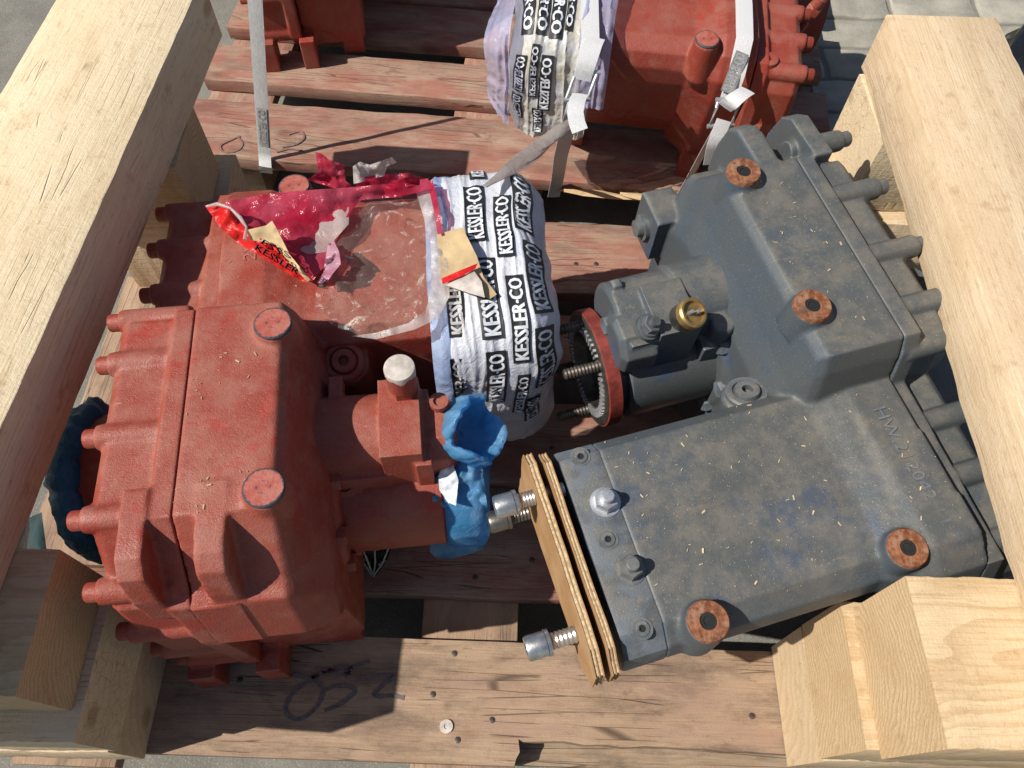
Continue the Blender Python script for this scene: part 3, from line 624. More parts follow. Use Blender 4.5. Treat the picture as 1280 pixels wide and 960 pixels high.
def copyobj(name, me, parent, mat=None, loc=(0, 0, 0), rot=(0, 0, 0)):
    o = link(name, me, parent); o.location = loc; o.rotation_euler = rot
    if mat: o.material_slots[0].link = 'OBJECT'; o.material_slots[0].material = mat
    return o
def gearbox(label, loc, rz, tilt, mat, face, group='axle gearboxes on the pallets', bosses=BOSS_R, bolts=BOLTS, hous=None, cov=None):
    m2 = RED_M if mat in (RED, RED_B) else mat
    t = thing('gearbox', label, 'gearbox', loc, (tilt, 0, R(rz)), group)
    copyobj('housing', hous or HOUS, t, mat); cv = copyobj('cover', cov or COVER, t, mat); copyobj('end_flange', FLANGE, t, m2)
    for y, z in bolts: copyobj('bolt', BOLT, cv, m2, (-.0805, y, z))
    pu = copyobj('pump', PUMP_D if face == 'ring' else PUMP, t, mat)
    if face != 'ring': copyobj('pump_plug', PLUG, pu, m2)
    copyobj('output_drum', DRUM, t, m2); copyobj('input_flange', INFL, t, m2)
    copyobj('filler_plug', CPLUG, t, m2); copyobj('machined_pad', PAD, t, m2)
    for b in bosses:
        f = copyobj('boss_face', DISC if face == 'disc' else RINGF, t, CHIP if face == 'disc' else RUST, b)
        if face != 'disc': copyobj('threaded_hole_shade', HOLE_SHADE, f, BLACKM)
    for k in range(8):
        a = R(k * 45 + 12); copyobj('hex_bolt', HEX, t, m2, (.114, -.035 + .077 * math.cos(a), .18 + .077 * math.sin(a)))
    for x, y in ((.336, .113), (.338, .199), (.336, .284)): sk_ = copyobj('socket_screw', SOCK, t, m2, (x, y, .3006)); hk = copyobj('hex_socket_shade', HOLE_SHADE, sk_, BLACKM, (0, 0, .0008)); hk.scale = (.45, .45, 1)  # same black disc, shrunk, as painted shade in each screw socket
    return t
gr = gearbox('brick red gearbox in front, its flange wrapped in printed white film', (-.306, .336, 0), 7.9, 0, RED, 'disc')
gd = gearbox('used dark grey gearbox with rusty bosses and cardboard end plates', (.3496, .5396, .0129), 198.25, -.0456, DARK, 'ring', bosses=BOSS_D, bolts=BOLTS_D, hous=HOUS_D, cov=COVER_D)
gb = gearbox('red gearbox at the top right, strapped down behind the dark one', (.360, 1.252, 0), 174.0, 0, RED_B, 'disc'); gb.scale = (.91, 1, 1)
gc = gearbox('red gearbox at the top left, cut off by the photo edge behind a strap', (-.451, 1.458, 0), 10.0, 0, RED_B, 'disc')
bpy.context.view_layer.update()

# red gearbox: white-topped cap, small bolt
bm = NB(); lathe(bm, (.199, .020, .306), (0, 0, 1), [(0, .0145), (.018, .0145)], 6); lathe(bm, (.199, .020, .322), (0, 0, 1), [(0, .0152), (.030, .0152)], 28); cap = obj('breather_cap', bm, RED_M, gr)
bm = NB(); lathe(bm, (.199, .020, .350), (0, 0, 1), [(-.004, .0154), (.002, .0156), (.0035, .0152), (.004, .0142)], 28)
for v in bm.verts:
    if v.co.z < .347: v.co.z += noise.noise(v.co * 120) * .008
obj('cap_top', bm, WHITE, cap)
bm = NB(); lathe(bm, (.234, .006, .29), (0, 0, 1), [(0, .0085), (.010, .0085)], 6); lathe(bm, (.234, .006, .298), (0, 0, 1), [(0, .010), (.006, .010), (.006, .006), (.003, .005)], 18); obj('bleed_screw', bm, RED_M, gr)
def local(g, px, py, z): return g.matrix_world.inverted() @ P(px, py, z)
q = local(gb, 960, 76, .292); bm = NB(); lathe(bm, q, (0, 0, 1), [(-.006, .015), (.004, .015), (.005, .013), (.005, .006), (.001, .005)], 26); obj('cover_plug', bm, RED_B, gb)
q = local(gb, 999, 34, .245); bm = NB(); lathe(bm, q, Vector((-.35, 0, 1)), [(-.02, .010), (.012, .010), (.012, .0075), (.03, .0075)], 20); hexh(bm, q + Vector((-.010, 0, .026)), Vector((-.35, 0, 1)), .0125, .012); lathe(bm, q + Vector((-.014, 0, .038)), Vector((-.35, 0, 1)), [(0, .010), (.014, .0105), (.017, .008)], 20); obj('breather', bm, RED_B, gb)
# cast characters
def cast_text(txt, fn, mat, parent, name='cast_number', th=0.0018):
    bm = put_text(txt, fn, False); bmesh.ops.recalc_face_normals(bm, faces=bm.faces[:]); ex = bmesh.ops.extrude_face_region(bm, geom=bm.faces[:])
    up = [v for v in ex['geom'] if isinstance(v, bmesh.types.BMVert)]
    for v in up: v.co.z += th
    return obj(name, bm, mat, parent)
cast_text('HW.212042 11', lambda s, t: Vector((.036 - .013 * t, .150 + s * .125, 0.3140 + .0030 * s)), DARK, gd)
cast_text('2WE', lambda s, t: Vector((.026 + .014 * (1 - t), .20 + s * .05, .3150)), RED, gr)

# dark gearbox extras: nuts, sensor, coupling
def nut(parent, x, y, z, mat, name='hex_nut'):
    bm = NB(); lathe(bm, (x, y, z), (0, 0, 1), [(0, .0150), (.0016, .0150)], 24); hexh(bm, (x, y, z + .0016), (0, 0, 1), .0118, .011, 0.3); lathe(bm, (x, y, z + .012), (0, 0, 1), [(0, .0062), (.009, .0062), (.010, .0054)], 16)
    return obj(name, bm, mat, parent)
nut(gd, .328, .164, .3006, STEEL_NUT); nut(gd, .328, .231, .3006, simple('grimy_nut_steel', (0.22, 0.22, 0.21), 0.45, 0.6))
bm = NB(); d_ = Vector((-.25, .30, 1)).normalized(); q = Vector((.176, -.010, .300)); lathe(bm, q, d_, [(0, .0165), (.012, .0165), (.012, .0155), (.016, .0155)], 28); sb = obj('pressure_sensor', bm, STEEL_DK, gd)
bm = NB(); lathe(bm, q + d_ * .014, d_, [(0, .0170), (.008, .0170), (.010, .0150), (.010, .0130), (.006, .0125)], 30); obj('brass_ring', bm, BRASS, sb)
bm = NB(); _, A_, B_ = frame(d_)
for s in (-1, 1): c = q + d_ * .020 + A_ * .0045 * s; lathe(bm, c, d_, [(0, .0022), (.008, .0020)], 10)
obj('contact_pin', bm, STEEL_NUT, sb)
bm = NB(); q2 = Vector((.218, -.012, .296)); lathe(bm, q2, d_, [(0, .0150), (.006, .0150), (.006, .0125), (.010, .0125)], 24); hexh(bm, q2 + d_ * .010, d_, .0105, .008); lathe(bm, q2 + d_ * .018, d_, [(0, .0055), (.007, .005)], 14); obj('hex_plug', bm, simple('grimy_plug_steel', (0.16, 0.17, 0.175), 0.5, 0.5), gd)
bm = NB(); lathe(bm, (.236, -.045, .262), (1, 0, 0), [(0, .012), (.014, .011)], 6); obj('hex_bolt', bm, DARK, gd)
bm = NB(); lathe(bm, (.105, -.192, .226), (1, 0, 0), [(.03, .017), (.036, .017), (.036, .012), (.044, .011)], 24); obj('lug_bolt', bm, simple('grimy_bolt_steel', (0.20, 0.21, 0.21), 0.5, 0.6), gd)
CX_, CZ_ = -.035, .175
bm = NB(); lathe(bm, (.226, CX_, CZ_), (1, 0, 0), [(0, .058), (.020, .058)], 40); obj('coupling_hub', bm, STEEL_DK, gd)
CX_ = -.037; CZ_ = .178; XO = .0155
bm = NB(); lathe(bm, (.2285 + XO, CX_, CZ_), (1, 0, 0), [(0, .050), (0, .0735), (.0155, .0735), (.0165, .0722), (.0165, .066), (.0165, .060)], 56, close=False); cp = obj('coupling_ring', bm, REDGLOSS, gd)
bm = NB(); lathe(bm, (.2405 + XO, CX_, CZ_), (1, 0, 0), [(0, .0715), (.0050, .0715), (.0060, .070), (.0060, .048), (-.012, .046)], 56, close=False); obj('coupling_face', bm, STEEL_DK, cp)
bm = NB()
for k in range(52):
    a = 2 * math.pi * k / 52; M_ = Matrix.Translation((.2475 + XO, CX_, CZ_)) @ Matrix.Rotation(a, 4, 'X'); box(bm, (-.002, -.0018, .050), (.0016, .0014, .0605), M_)
sr = obj('serrated_teeth', bm, STEEL_NUT, cp); sr['kind'] = 'stuff'
bm = NB(); lathe(bm, (.228 + XO, CX_, CZ_), (1, 0, 0), [(.012, .0480), (-.006, .046), (-.010, .020), (-.010, .004)], 40, close=False); obj('inner_cup', bm, REDGLOSS, cp)
for a, l in ((25, .05), (-38, .052), (150, .05), (215, .05)):
    c = Vector((.240 + XO, CX_ + .060 * math.sin(R(a)), CZ_ + .060 * math.cos(R(a)))); bm = NB(); pr = [(0, .0062)]
    for i in range(1, 24): pr.append((l * i / 24, .0066 if i % 2 else .0056))
    pr.append((l, .0050)); lathe(bm, c, (1, 0, 0), pr, 14); obj('threaded_stud', bm, STUD, gd)

# cardboard plates held on the dark gearbox's flange by three cap screws
def gear_item(name, label, cat, g, group=None):
    t = thing(name, label, cat, g.location, g.rotation_euler, group); t.scale = g.scale; return t
def cardplate(label, x, th, dz, seed):
    t = gear_item('cardboard_plate', label, 'cardboard', gd, 'cardboard plates on the dark gearbox flange')
    random.seed(seed); ol = []
    cor = [(.092 + dz, .18), (.094 + dz, .292), (.108 + dz, .305), (.29 + dz, .307), (.312 + dz * .6, .296), (.315, .262), (.298, .236), (.12, .215)]
    n = len(cor)
    for i in range(n):
        a, b = Vector(cor[i]), Vector(cor[(i + 1) % n]); k = max(2, int((b - a).length / .012))
        for j in range(k): ol.append(a.lerp(b, j / k) + Vector((random.uniform(-1, 1), random.uniform(-1, 1))) * .0012)
    def layer(nm, xa, xb, mat, ins, par):
        bm = NB(); c = sum(ol, Vector((0, 0))) / len(ol); pts = [c + (p - c) * (1 - ins) for p in ol]
        rings(bm, [[(xa + noise.noise(Vector((p.x * 20, p.y * 20, seed))) * .0012, p.x, p.y) for p in pts], [(xb + noise.noise(Vector((p.x * 20, p.y * 20, seed))) * .0012, p.x, p.y) for p in pts]])
        return obj(nm, bm, mat, par, 30)
    layer('liner', x, x + .0011, CARD, 0, t); layer('fluting', x + .0011, x + th * .5 - .0005, CARD_EDGE, .012, t); layer('liner', x + th * .5 - .0005, x + th * .5 + .0006, CARD, 0.003, t)
    layer('fluting', x + th * .5 + .0006, x + th - .0011, CARD_EDGE, .014, t); layer('liner', x + th - .0011, x + th, CARD, 0, t); return t
cardplate('inner corrugated cardboard plate, next to the dark gearbox flange', .366, .0075, .002, 3)
cardplate('outer corrugated cardboard plate with torn edge under the screw heads', .380, .0090, -.001, 5)
random.seed(11)
for (y, z, ln, mat, lab) in ((.135, .284, .022, STEEL, 'shiny cap screw through the cardboard, nearest the blue cover'), (.128, .215, .026, STEEL_DK, 'dark cap screw through the cardboard, in shade below a shiny one'), (.268, .270, .030, STEEL, 'shiny cap screw through the cardboard, just above the front board')):
    t = gear_item('cap_screw', lab, 'screw', gd, 'cap screws through the cardboard plates')
    bm = NB(); pr = [(-.03, .0075)]
    for i in range(14): pr.append((i * (ln + .0) / 14, .0082 if i % 2 else .0072))
    lathe(bm, (.389, y, z), (1, 0, 0), pr, 18); obj('thread', bm, mat, t)
    bm = NB(); lathe(bm, (.389 + ln - .004, y, z), (1, 0, 0), [(0, .0125), (.0035, .0125)], 22); obj('spring_washer', bm, mat, t)
    bm = NB(); sockethead(bm, (.389 + ln, y, z), (1, 0, 0), .0118, .019); obj('screw_head', bm, mat, t)

# ---------------------------------------------------------------- printed bags
def bag_fn(x0, x1, R0, yc, zc, seed, fold=.004, ry=1.0):
    def f(x, ph, off=0.0):
        t = (x - x0) / (x1 - x0); a = R(ph); c, s = math.cos(a), math.sin(a); e = 4.2
        r = R0 / (abs(c) ** e + abs(s) ** e) ** (1 / e)
        q = Vector((x * 60 + seed, s * 1.6, c * 1.6)); fr_ = 1 - abs(noise.noise(Vector((x * 105 + seed, c * .8, s * .8)))) * 2
        w = (fr_ ** 3 if fr_ > 0 else 0) * fold * .75 + noise.noise(q) * fold * .7 + (1 - 2 * abs(noise.noise(Vector((x * 40, c * 7, s * 7 + seed))))) * fold * .5 + noise.noise(Vector((x * 160, c * 18, s * 18 + seed))) * fold * .16
        r += w
        if t > .70: r -= R0 * .26 * ((t - .70) / .30) ** 2
        if t < .12: r -= .006 * ((.12 - t) / .12)
        r += off
        r += noise.noise(Vector((t * 1.3 + seed, c * 1.5, s * 1.5))) * fold * 1.6
        xx = x + (noise.noise(Vector((c * 2.2, s * 2.2, seed + 4))) * .010 + noise.noise(Vector((c * 7, s * 7, seed + 9))) * .003) * t ** 2 + noise.noise(Vector((c * 1.7 + 3, s * 1.7, seed))) * .004
        return Vector((xx, yc - r * c * ry, zc + r * s))
    return f
def bag(root, fn, x0, x1, mat, labels, ph0=-40, ph1=220, nx=80, nph=200, endcap=True, R0=.147, yc=.202, zc=.178):
    bm = NB(); g = [[bm.verts.new(fn(x0 + (x1 - x0) * i / nx, ph0 + (ph1 - ph0) * j / nph)) for j in range(nph + 1)] for i in range(nx + 1)]
    for i in range(nx):
        for j in range(nph): bm.faces.new((g[i][j], g[i + 1][j], g[i + 1][j + 1], g[i][j + 1]))
    if endcap:
        prev = g[-1]
        for k in range(1, 6):
            s = 1 - k / 6; cur = []
            for v in prev if k == 1 else first:
                p = Vector((x1 + .006 * math.sin(k) * .5 + .004 * noise.noise(v.co * 30), yc + (v.co.y - yc) * s, zc + (v.co.z - zc) * s)); cur.append(bm.verts.new(p))
            if k == 1: first = g[-1]; 
            for j in range(len(cur) - 1): bm.faces.new((prev[j], prev[j + 1], cur[j + 1], cur[j]))
            prev = cur
    obj('film', bm, mat, root, 80)
    for (x, ph, wid, dphi, txt, mode) in labels:
        sk = noise.noise(Vector((x * 300, ph * .37, 1))) * .007
        L_ = patch(lambda s, t: fn(x + sk * (s - .5) + wid * (t - .5), ph + dphi * (s - .5), .0016), 22, 6)
        lb_ = obj('printed_label', L_, INK, root, 80)
        if txt:
            fl_ = mode == 'mirror'
            def pos(s, t): return fn(x + sk * (s - .5) + wid * (.38 - .76 * t), ph + dphi * (.92 * s + .04 - .5), .0027)
            obj('lettering', put_text(txt, pos, True, fl_), INKW if mode != 'grey' else INKG, lb_, 80)
K = 'KESSLER·CO'
t1 = gear_item('printed_film_wrap', 'white film printed KESSLER·CO wrapped round the front red gearbox flange', 'plastic wrap', gr, 'printed KESSLER·CO film wraps')
fn1 = bag_fn(.246, .376, .146, .203, .174, 3.3, .0025)
bag(t1, fn1, .246, .376, F_WHITE, [
    (.292, 104, .0245, 33, K, ''), (.297, 62, .0245, 33, K, ''), (.298, 26, .023, 30, K, ''), (.324, 96, .021, 36, K, ''), (.328, 52, .0205, 34, K, ''), (.328, 14, .015, 30, K, ''),
    (.350, 110, .0245, 33, K, ''), (.356, 70, .0245, 34, K, ''), (.355, 33, .0245, 30, K, ''), (.345, 0, .02, 22, K, ''), (.300, 140, .02, 30, K, '')])
# bluish inner band of the same bag
t1b = gear_item('bluish_film_band', 'bluish printed film band between the clear film and the white wrap', 'plastic film', gr)
fn1b = bag_fn(.236, .292, .1435, .203, .174, 8.1, .004)
bag(t1b, fn1b, .230, .278, F_BLUEW, [(.259, 62, .019, 30, K, 'grey'), (.259, 24, .018, 30, K, 'grey')], -30, 150, 16, 100, False)
# paper scrap on the wrap
bm, zf = sheet([(546, 293, 0.3310), (578, 284, 0.3390), (596, 320, 0.3390), (604, 345, 0.3350), (621, 368, 0.3270), (612, 374, 0.3270), (590, 362, 0.3310), (552, 350, 0.3330)], 4, .003, 30)
ps = solo('paper_scrap', thicken(bm), PAPER, 'torn kraft paper scrap with a red stripe stuck on the white wrap', 'paper scrap')
bm, zf = sheet([(552, 348, 0.3375), (575, 338, 0.3410), (597, 329, 0.3420), (594, 336, 0.3420), (575, 346, 0.3410), (553, 355, 0.3375)], 4, .001, 30)
q = obj('red_stripe', thicken(bm), F_BRED, ps, 60); q.matrix_parent_inverse = Matrix.Translation(-Vector(ps.location))
bm, zf = sheet([(556, 356, 0.3355), (575, 347, 0.3390), (592, 338, 0.3400), (602, 352, 0.3380), (606, 372, 0.3330), (585, 366, 0.3340)], 4, .002, 30)
q = obj('white_paper', thicken(bm), WHITE, ps, 60); q.matrix_parent_inverse = Matrix.Translation(-Vector(ps.location))
# rear bag
t2 = gear_item('printed_film_wrap', 'yellowed film printed KESSLER·CO wrapped round the rear red gearbox flange', 'plastic wrap', gb, 'printed KESSLER·CO film wraps')
fn2 = bag_fn(.250, .385, .147, .202, .178, 21.7, .0042)
bag(t2, fn2, .250, .385, F_GREY, [
    (.362, 110, .021, 46, K, ''), (.336, 112, .020, 42, K, ''), (.312, 112, .022, 44, K, ''), (.292, 108, .013, 44, K, ''),
    (.363, 152, .020, 20, K, 'mirror'), (.340, 150, .013, 26, K, 'mirror'), (.320, 156, .020, 30, K, 'mirror'), (.366, 172, .018, 16, K, 'mirror'), (.330, 178, .018, 16, K, 'mirror')], -20, 190)
t3 = gear_item('lilac_film_bag', 'crumpled lilac clear film bag outside the rear printed wrap', 'plastic bag', gb)
fn3 = bag_fn(.235, .412, .156, .202, .178, 5.2, .009)
def open_bag(root, fn, x0, x1, mat, a0, a1, n=30, m=90, gap=None):
    bm = NB(); g = [[bm.verts.new(fn(x0 + (x1 - x0) * i / n, a0 + (a1 - a0) * j / m)) for j in range(m + 1)] for i in range(n + 1)]
    for i in range(n):
        for j in range(m): bm.faces.new((g[i][j], g[i + 1][j], g[i + 1][j + 1], g[i][j + 1]))
    return obj('film', bm, mat, root, 80)
open_bag(t3, fn3, .378, .422, F_LILAC, 40, 182, 14, 90)
open_bag(t3, bag_fn(.215, .30, .152, .202, .178, 15.2, .008), .222, .272, F_LILAC, 40, 165, 14, 80)
# twisted tail of film
bm = NB(); A_ = P(720, 146, .285); B_ = P(642, 210, .315); C_ = P(606, 233, .340); pts = []; rad = []
for i in range(30):
    t = i / 29; p = A_.lerp(B_, t * 1.4) if t < .71 else B_.lerp(C_, (t - .71) / .29); pts.append(p); rad.append(.003 + .0085 * math.sin(math.pi * min(1, max(0, t * 1.05))) ** .8)
rs = []
for i, p in enumerate(pts):
    d = (pts[min(i + 1, 29)] - pts[max(0, i - 1)]).normalized(); _, a, b = frame(d)
    rs.append([p + a * math.cos(2 * math.pi * k / 20 + i * .09) * rad[i] * (1 + .45 * noise.noise(Vector((k * .9, i * .12, 0)))) + b * math.sin(2 * math.pi * k / 20 + i * .09) * rad[i] * .3 for k in range(20)])
rings(bm, rs); solo('twisted_film_tail', bm, F_SMOKE, 'smoky twisted tail of film hanging from the rear wrap over the board', 'plastic film', ang=80)

# ---------------------------------------------------------------- torn films on the front red gearbox
def film(name, label, cat, outline, mat, group=None, **kw):
    bm, zf = sheet(outline, **kw); o = solo(name, bm, mat, label, cat, group, 80); return o, zf
FG = 'torn plastic films on the front red gearbox'
film('clear_film', 'clear wrinkled film lying over the front red gearbox cylinder', 'plastic film', [(432, 240, 0.320), (470, 226, 0.322), (535, 224, 0.324), (552, 260, 0.326), (556, 330, 0.325), (548, 380, 0.324), (528, 398, 0.322), (500, 414, 0.319), (458, 424, 0.318), (418, 408, 0.318), (392, 388, 0.318), (395, 366, 0.319), (400, 350, 0.319), (420, 300, 0.320)], F_CLEAR, FG, step=5, amp=.007, ns=28, seed=2)
film('bunched_film', 'bunched milky rim of the clear film beside the bluish band', 'plastic film', [(520, 240, 0.330), (545, 238, 0.333), (560, 300, 0.333), (562, 370, 0.333), (548, 398, 0.330), (518, 412, 0.326), (470, 424, 0.323), (440, 420, 0.322), (470, 416, 0.324), (510, 404, 0.327), (532, 388, 0.330), (540, 360, 0.331), (538, 300, 0.331)], F_MILK, FG, step=4, amp=.008, ns=45, seed=12)
film('milky_film_patch', 'milky whitish film square lying across the crimson strip', 'plastic film', [(360, 262, 0.326), (398, 256, 0.328), (436, 254, 0.328), (436, 280, 0.327), (418, 300, 0.326), (414, 314, 0.325), (385, 318, 0.325), (366, 308, 0.324), (358, 285, 0.325)], F_MILK, FG, step=5, amp=.005, ns=30, seed=5)
film('crimson_film', 'long crimson translucent film draped over the front red gearbox top', 'plastic film', [(262, 258, .326), (290, 250, .330), (330, 243, .335), (380, 238, .340), (440, 234, .342), (480, 230, .340), (535, 223, .336), (540, 236, .334), (500, 246, .332), (452, 250, .330), (440, 262, .328), (425, 292, .326), (408, 330, .326), (390, 352, .324), (360, 334, .330), (340, 306, .338), (316, 284, .336), (292, 276, .328)], F_RED, FG, step=4.5, amp=.008, ns=26, seed=1)
film('crimson_film_edge', 'narrow crimson edge strip between the clear film and the bluish band', 'plastic film', [(534, 226, 0.336), (541, 226, 0.338), (548, 256, 0.338), (553, 292, 0.338), (547, 293, 0.338), (541, 258, 0.336)], F_RED, FG, step=3, amp=.004, ns=40, seed=15)
film('crimson_film_flap', 'crimson torn flap standing up behind the front red gearbox', 'plastic film', [(384, 225, 0.330), (398, 214, 0.353), (394, 190, 0.370), (402, 192, 0.374), (412, 200, 0.370), (430, 206, 0.366), (432, 226, 0.343), (446, 236, 0.333), (420, 236, 0.330)], F_RED, FG, step=4, amp=.012, ns=40, seed=4)
film('crimson_film_flap', 'crimson crumpled flap near the bluish band', 'plastic film', [(444, 236, 0.336), (448, 222, 0.350), (480, 218, 0.350), (510, 216, 0.346), (535, 224, 0.334), (520, 232, 0.333), (480, 238, 0.333)], F_RED, FG, step=4, amp=.012, ns=40, seed=6)
film('clear_film_flap', 'ragged clear white flap poking up behind the crimson strip', 'plastic film', [(442, 230, 0.343), (441, 208, 0.360), (450, 202, 0.370), (462, 206, 0.366), (480, 200, 0.370), (490, 196, 0.373), (496, 203, 0.370), (484, 208, 0.366), (480, 220, 0.353), (458, 226, 0.346)], F_MILK, FG, step=3.5, amp=.014, ns=50, seed=7)
film('bright_red_film_flap', 'bright red printed flap folded over at the left end of the torn film', 'plastic film', [(256, 257, 0.343), (275, 256, 0.348), (296, 268, 0.346), (305, 284, 0.348), (330, 300, 0.353), (345, 310, 0.352), (362, 328, 0.344), (386, 352, 0.330), (378, 352, 0.326), (350, 336, 0.326), (322, 318, 0.328), (300, 306, 0.332), (276, 285, 0.338)], F_BRED, FG, step=4, amp=.012, ns=38, seed=8)
film('kraft_paper_flap', 'brown paper lining turned out beside the bright red flap', 'paper scrap', [(310, 287, 0.356), (332, 282, 0.360), (340, 276, 0.364), (346, 286, 0.362), (362, 318, 0.353), (388, 350, 0.336), (384, 352, 0.334), (360, 326, 0.346), (344, 306, 0.352), (328, 302, 0.353), (312, 300, 0.352)], PAPER, FG, step=4, amp=.006, ns=30, seed=9)
film('pink_film_twist', 'crumpled pink and white printed film twist at the edge of the torn film', 'plastic film', [(410, 305, 0.333), (418, 302, 0.340), (424, 315, 0.344), (426, 330, 0.342), (416, 342, 0.336), (410, 352, 0.330), (396, 354, 0.326), (404, 340, 0.330), (407, 322, 0.332)], F_PINK, FG, step=3, amp=.012, ns=60, seed=10)
bm = NB(); tube(bm, [P(x, y, z) for x, y, z in ((258, 258, .349), (272, 255, .354), (288, 260, .355), (300, 272, .354), (308, 284, .356), (306, 300, .354))], .003, 8, lambda i: .0014 + .0009 * (i % 2)); solo('film_hem', bm, F_MILK, 'pale rolled hem of film round the bright red flap', 'plastic film', FG)
def film_text(txt, q, z, mat, lab, owner=None):
    a, b, c, d = [Vector(v) for v in q]
    def fn(s, t): v = a.lerp(b, s).lerp(d.lerp(c, s), t); return P(v.x, v.y, z(v.x, v.y) if callable(z) else z)
    return put_text(txt, fn, True)
red_flap = [o for o in COL.objects if o.name.startswith('bright_red_film_flap')][0]
for txt, q in (('KESSLER', ((318, 312), (372, 344), (376, 338), (322, 305))), ('ESS', ((326, 304), (350, 319), (354, 313), (330, 299)))):
    o = obj('lettering', film_text(txt, q, .3565, INK, ''), INK, red_flap, 80); o.matrix_parent_inverse = Matrix.Translation(-Vector(red_flap.location))

# ---------------------------------------------------------------- blue covers on the front red gearbox
bt = gear_item('blue_film_cover', 'bright blue crumpled film cover over the output end of the front red gearbox', 'plastic cover', gr, 'blue film covers on the front red gearbox')
def crumple(bm, amp, s, seed):
    bmesh.ops.recalc_face_normals(bm, faces=bm.faces[:]); bm.normal_update()
    mv = []
    for v in bm.verts:
        a = 1 - 2.4 * abs(noise.noise(v.co * s + Vector((seed, 0, 0)))); b = 1 - 2.4 * abs(noise.noise(v.co * s * 2.1 + Vector((0, seed, 3))))
        g = noise.noise_vector(v.co * s * .6 + Vector((seed, 2, 5)))
        mv.append(v.normal * (a * amp * .75 + b * amp * .5) + g * amp * .8)
    for v, m in zip(bm.verts, mv): v.co += m
def dice(bm, l, n=3):
    for _ in range(n):
        e = [q for q in bm.edges if q.calc_length() > l]
        if not e: break
        bmesh.ops.subdivide_edges(bm, edges=e, cuts=1, use_grid_fill=True)
    bmesh.ops.triangulate(bm, faces=[f for f in bm.faces if len(f.verts) > 4])
def pleated(bm, p, ax, prof, seed, n=150, k=5.0, sag=0.0):
    """gathered thin film: rings whose radius ripples in pleats; prof = (distance, radius, pleat depth, rim wander)"""
    ax, a, b = frame(ax); p = Vector(p); rs = []
    for t, r, pl, wd in prof:
        ring = []
        for i in range(n):
            an = 2 * math.pi * i / n; c, s_ = math.cos(an), math.sin(an)
            q = Vector((c * k * .5, s_ * k * .5, seed + t * 9)); w = 1 - 2.2 * abs(noise.noise(q)); w2 = noise.noise(Vector((c * k * 1.6, s_ * k * 1.6, seed + t * 25)))
            rr = r * (1 + pl * (w * .7 + w2 * .35)); tt = t + wd * noise.noise(Vector((c * 1.6, s_ * 1.6, seed * 2)))
            ring.append(p + ax * tt + (a * c + b * s_) * rr + Vector((0, 0, -sag * abs(c) * r)))
        rs.append(ring)
    rings(bm, rs, False)
bm = NB(); pleated(bm, (.229, -.035, .172), (1, 0, 0), [(0, .060, 0, 0), (.001, .066, .02, .002), (.010, .069, .03, .003), (.034, .069, .05, .004), (.044, .064, .08, .006), (.050, .046, .12, .006), (.052, .022, .2, .004), (.052, .004, .1, 0)], 3.1); obj('film', bm, F_BLUE, bt, 80)
bm, zf = sheet([(541, 572, .246), (560, 566, .252), (586, 569, .252), (602, 574, .246), (606, 610, .238), (611, 645, .212), (613, 668, .175), (604, 686, .140), (586, 693, .122), (566, 698, .112), (546, 698, .112), (537, 690, .118), (541, 660, .190), (540, 620, .236)], 3.2, .013, 42, True, 21.0, lambda x, y: .010 * max(0, 1 - ((x - 576) / 36) ** 2) * max(0, 1 - ((y - 630) / 66) ** 2))
bpy.context.view_layer.update(); q = obj('draped_film', bm, F_BLUE, bt, 80); q.matrix_parent_inverse = bt.matrix_world.inverted()
bm = NB(); pleated(bm, (.246, -.010, .252), Vector((.70, -.20, .66)), [(0, .010, .15, 0), (.006, .020, .18, .003), (.014, .030, .18, .005), (.024, .0345, .16, .008), (.034, .035, .17, .014), (.043, .0335, .2, .022), (.0425, .031, .22, .022), (.032, .029, .24, .012), (.020, .024, .26, .006), (.012, .015, .26, .003), (.009, .004, .1, 0)], 7.7, 150, 3.2); dice(bm, .004, 1); crumple(bm, .0016, 60, 4); obj('gathered_mouth', bm, F_BLUE, bt, 80)
bm, zf = sheet([(553, 582, .256), (566, 579, .258), (573, 600, .252), (570, 632, .244), (560, 628, .244), (549, 612, .246), (548, 595, .25)], 3, .006, 60, seed=3)
pw = solo('foil_scrap', bm, simple('crumpled_foil', (0.60, 0.62, 0.66), 0.35, 0.1), 'crumpled whitish scrap stuck on the bright blue film cover', 'scrap', ang=80)
bl = gear_item('blue_film_cover', 'dark blue crumpled film cover on the shaded input end, below the left beam', 'plastic cover', gr, 'blue film covers on the front red gearbox')
bm = NB(); pleated(bm, (-.146, .008, .178), (-1, 0, 0), [(0, .074, .01, 0), (.002, .082, .08, .005), (.010, .086, .11, .007), (.018, .085, .13, .008), (.028, .078, .16, .010), (.038, .060, .16, .01), (.042, .034, .2, .008), (.043, .004, .1, 0)], 11.3, 170, 6.0); dice(bm, .006, 1); crumple(bm, .003, 60, 6); obj('film', bm, F_NAVY, bl, 80)
film('teal_film', 'teal film sheet hanging under the left beam beside the dark blue cover', 'plastic film', [(8, 690, .22), (30, 650, .20), (52, 640, .16), (60, 700, .12), (40, 712, .16)], F_TEAL, step=6, amp=.006, ns=20)
film('black_film_scrap', 'black film scrap hanging below the front red gearbox pump', 'plastic film', [(440, 684, .06), (490, 682, .06), (484, 700, .02), (470, 720, .004), (462, 716, .004), (448, 696, .03)], F_BLACK, step=4, amp=.003, ns=40)
bm = NB()
for pts in (((440, 684), (452, 700), (465, 719)), ((487, 682), (478, 704), (467, 720)), ((452, 684), (459, 700), (466, 718)), ((468, 684), (469, 702), (467, 719))): tube(bm, [P(x, y, .065 - .06 * i / 2) for i, (x, y) in enumerate(pts)], .0012, 6)
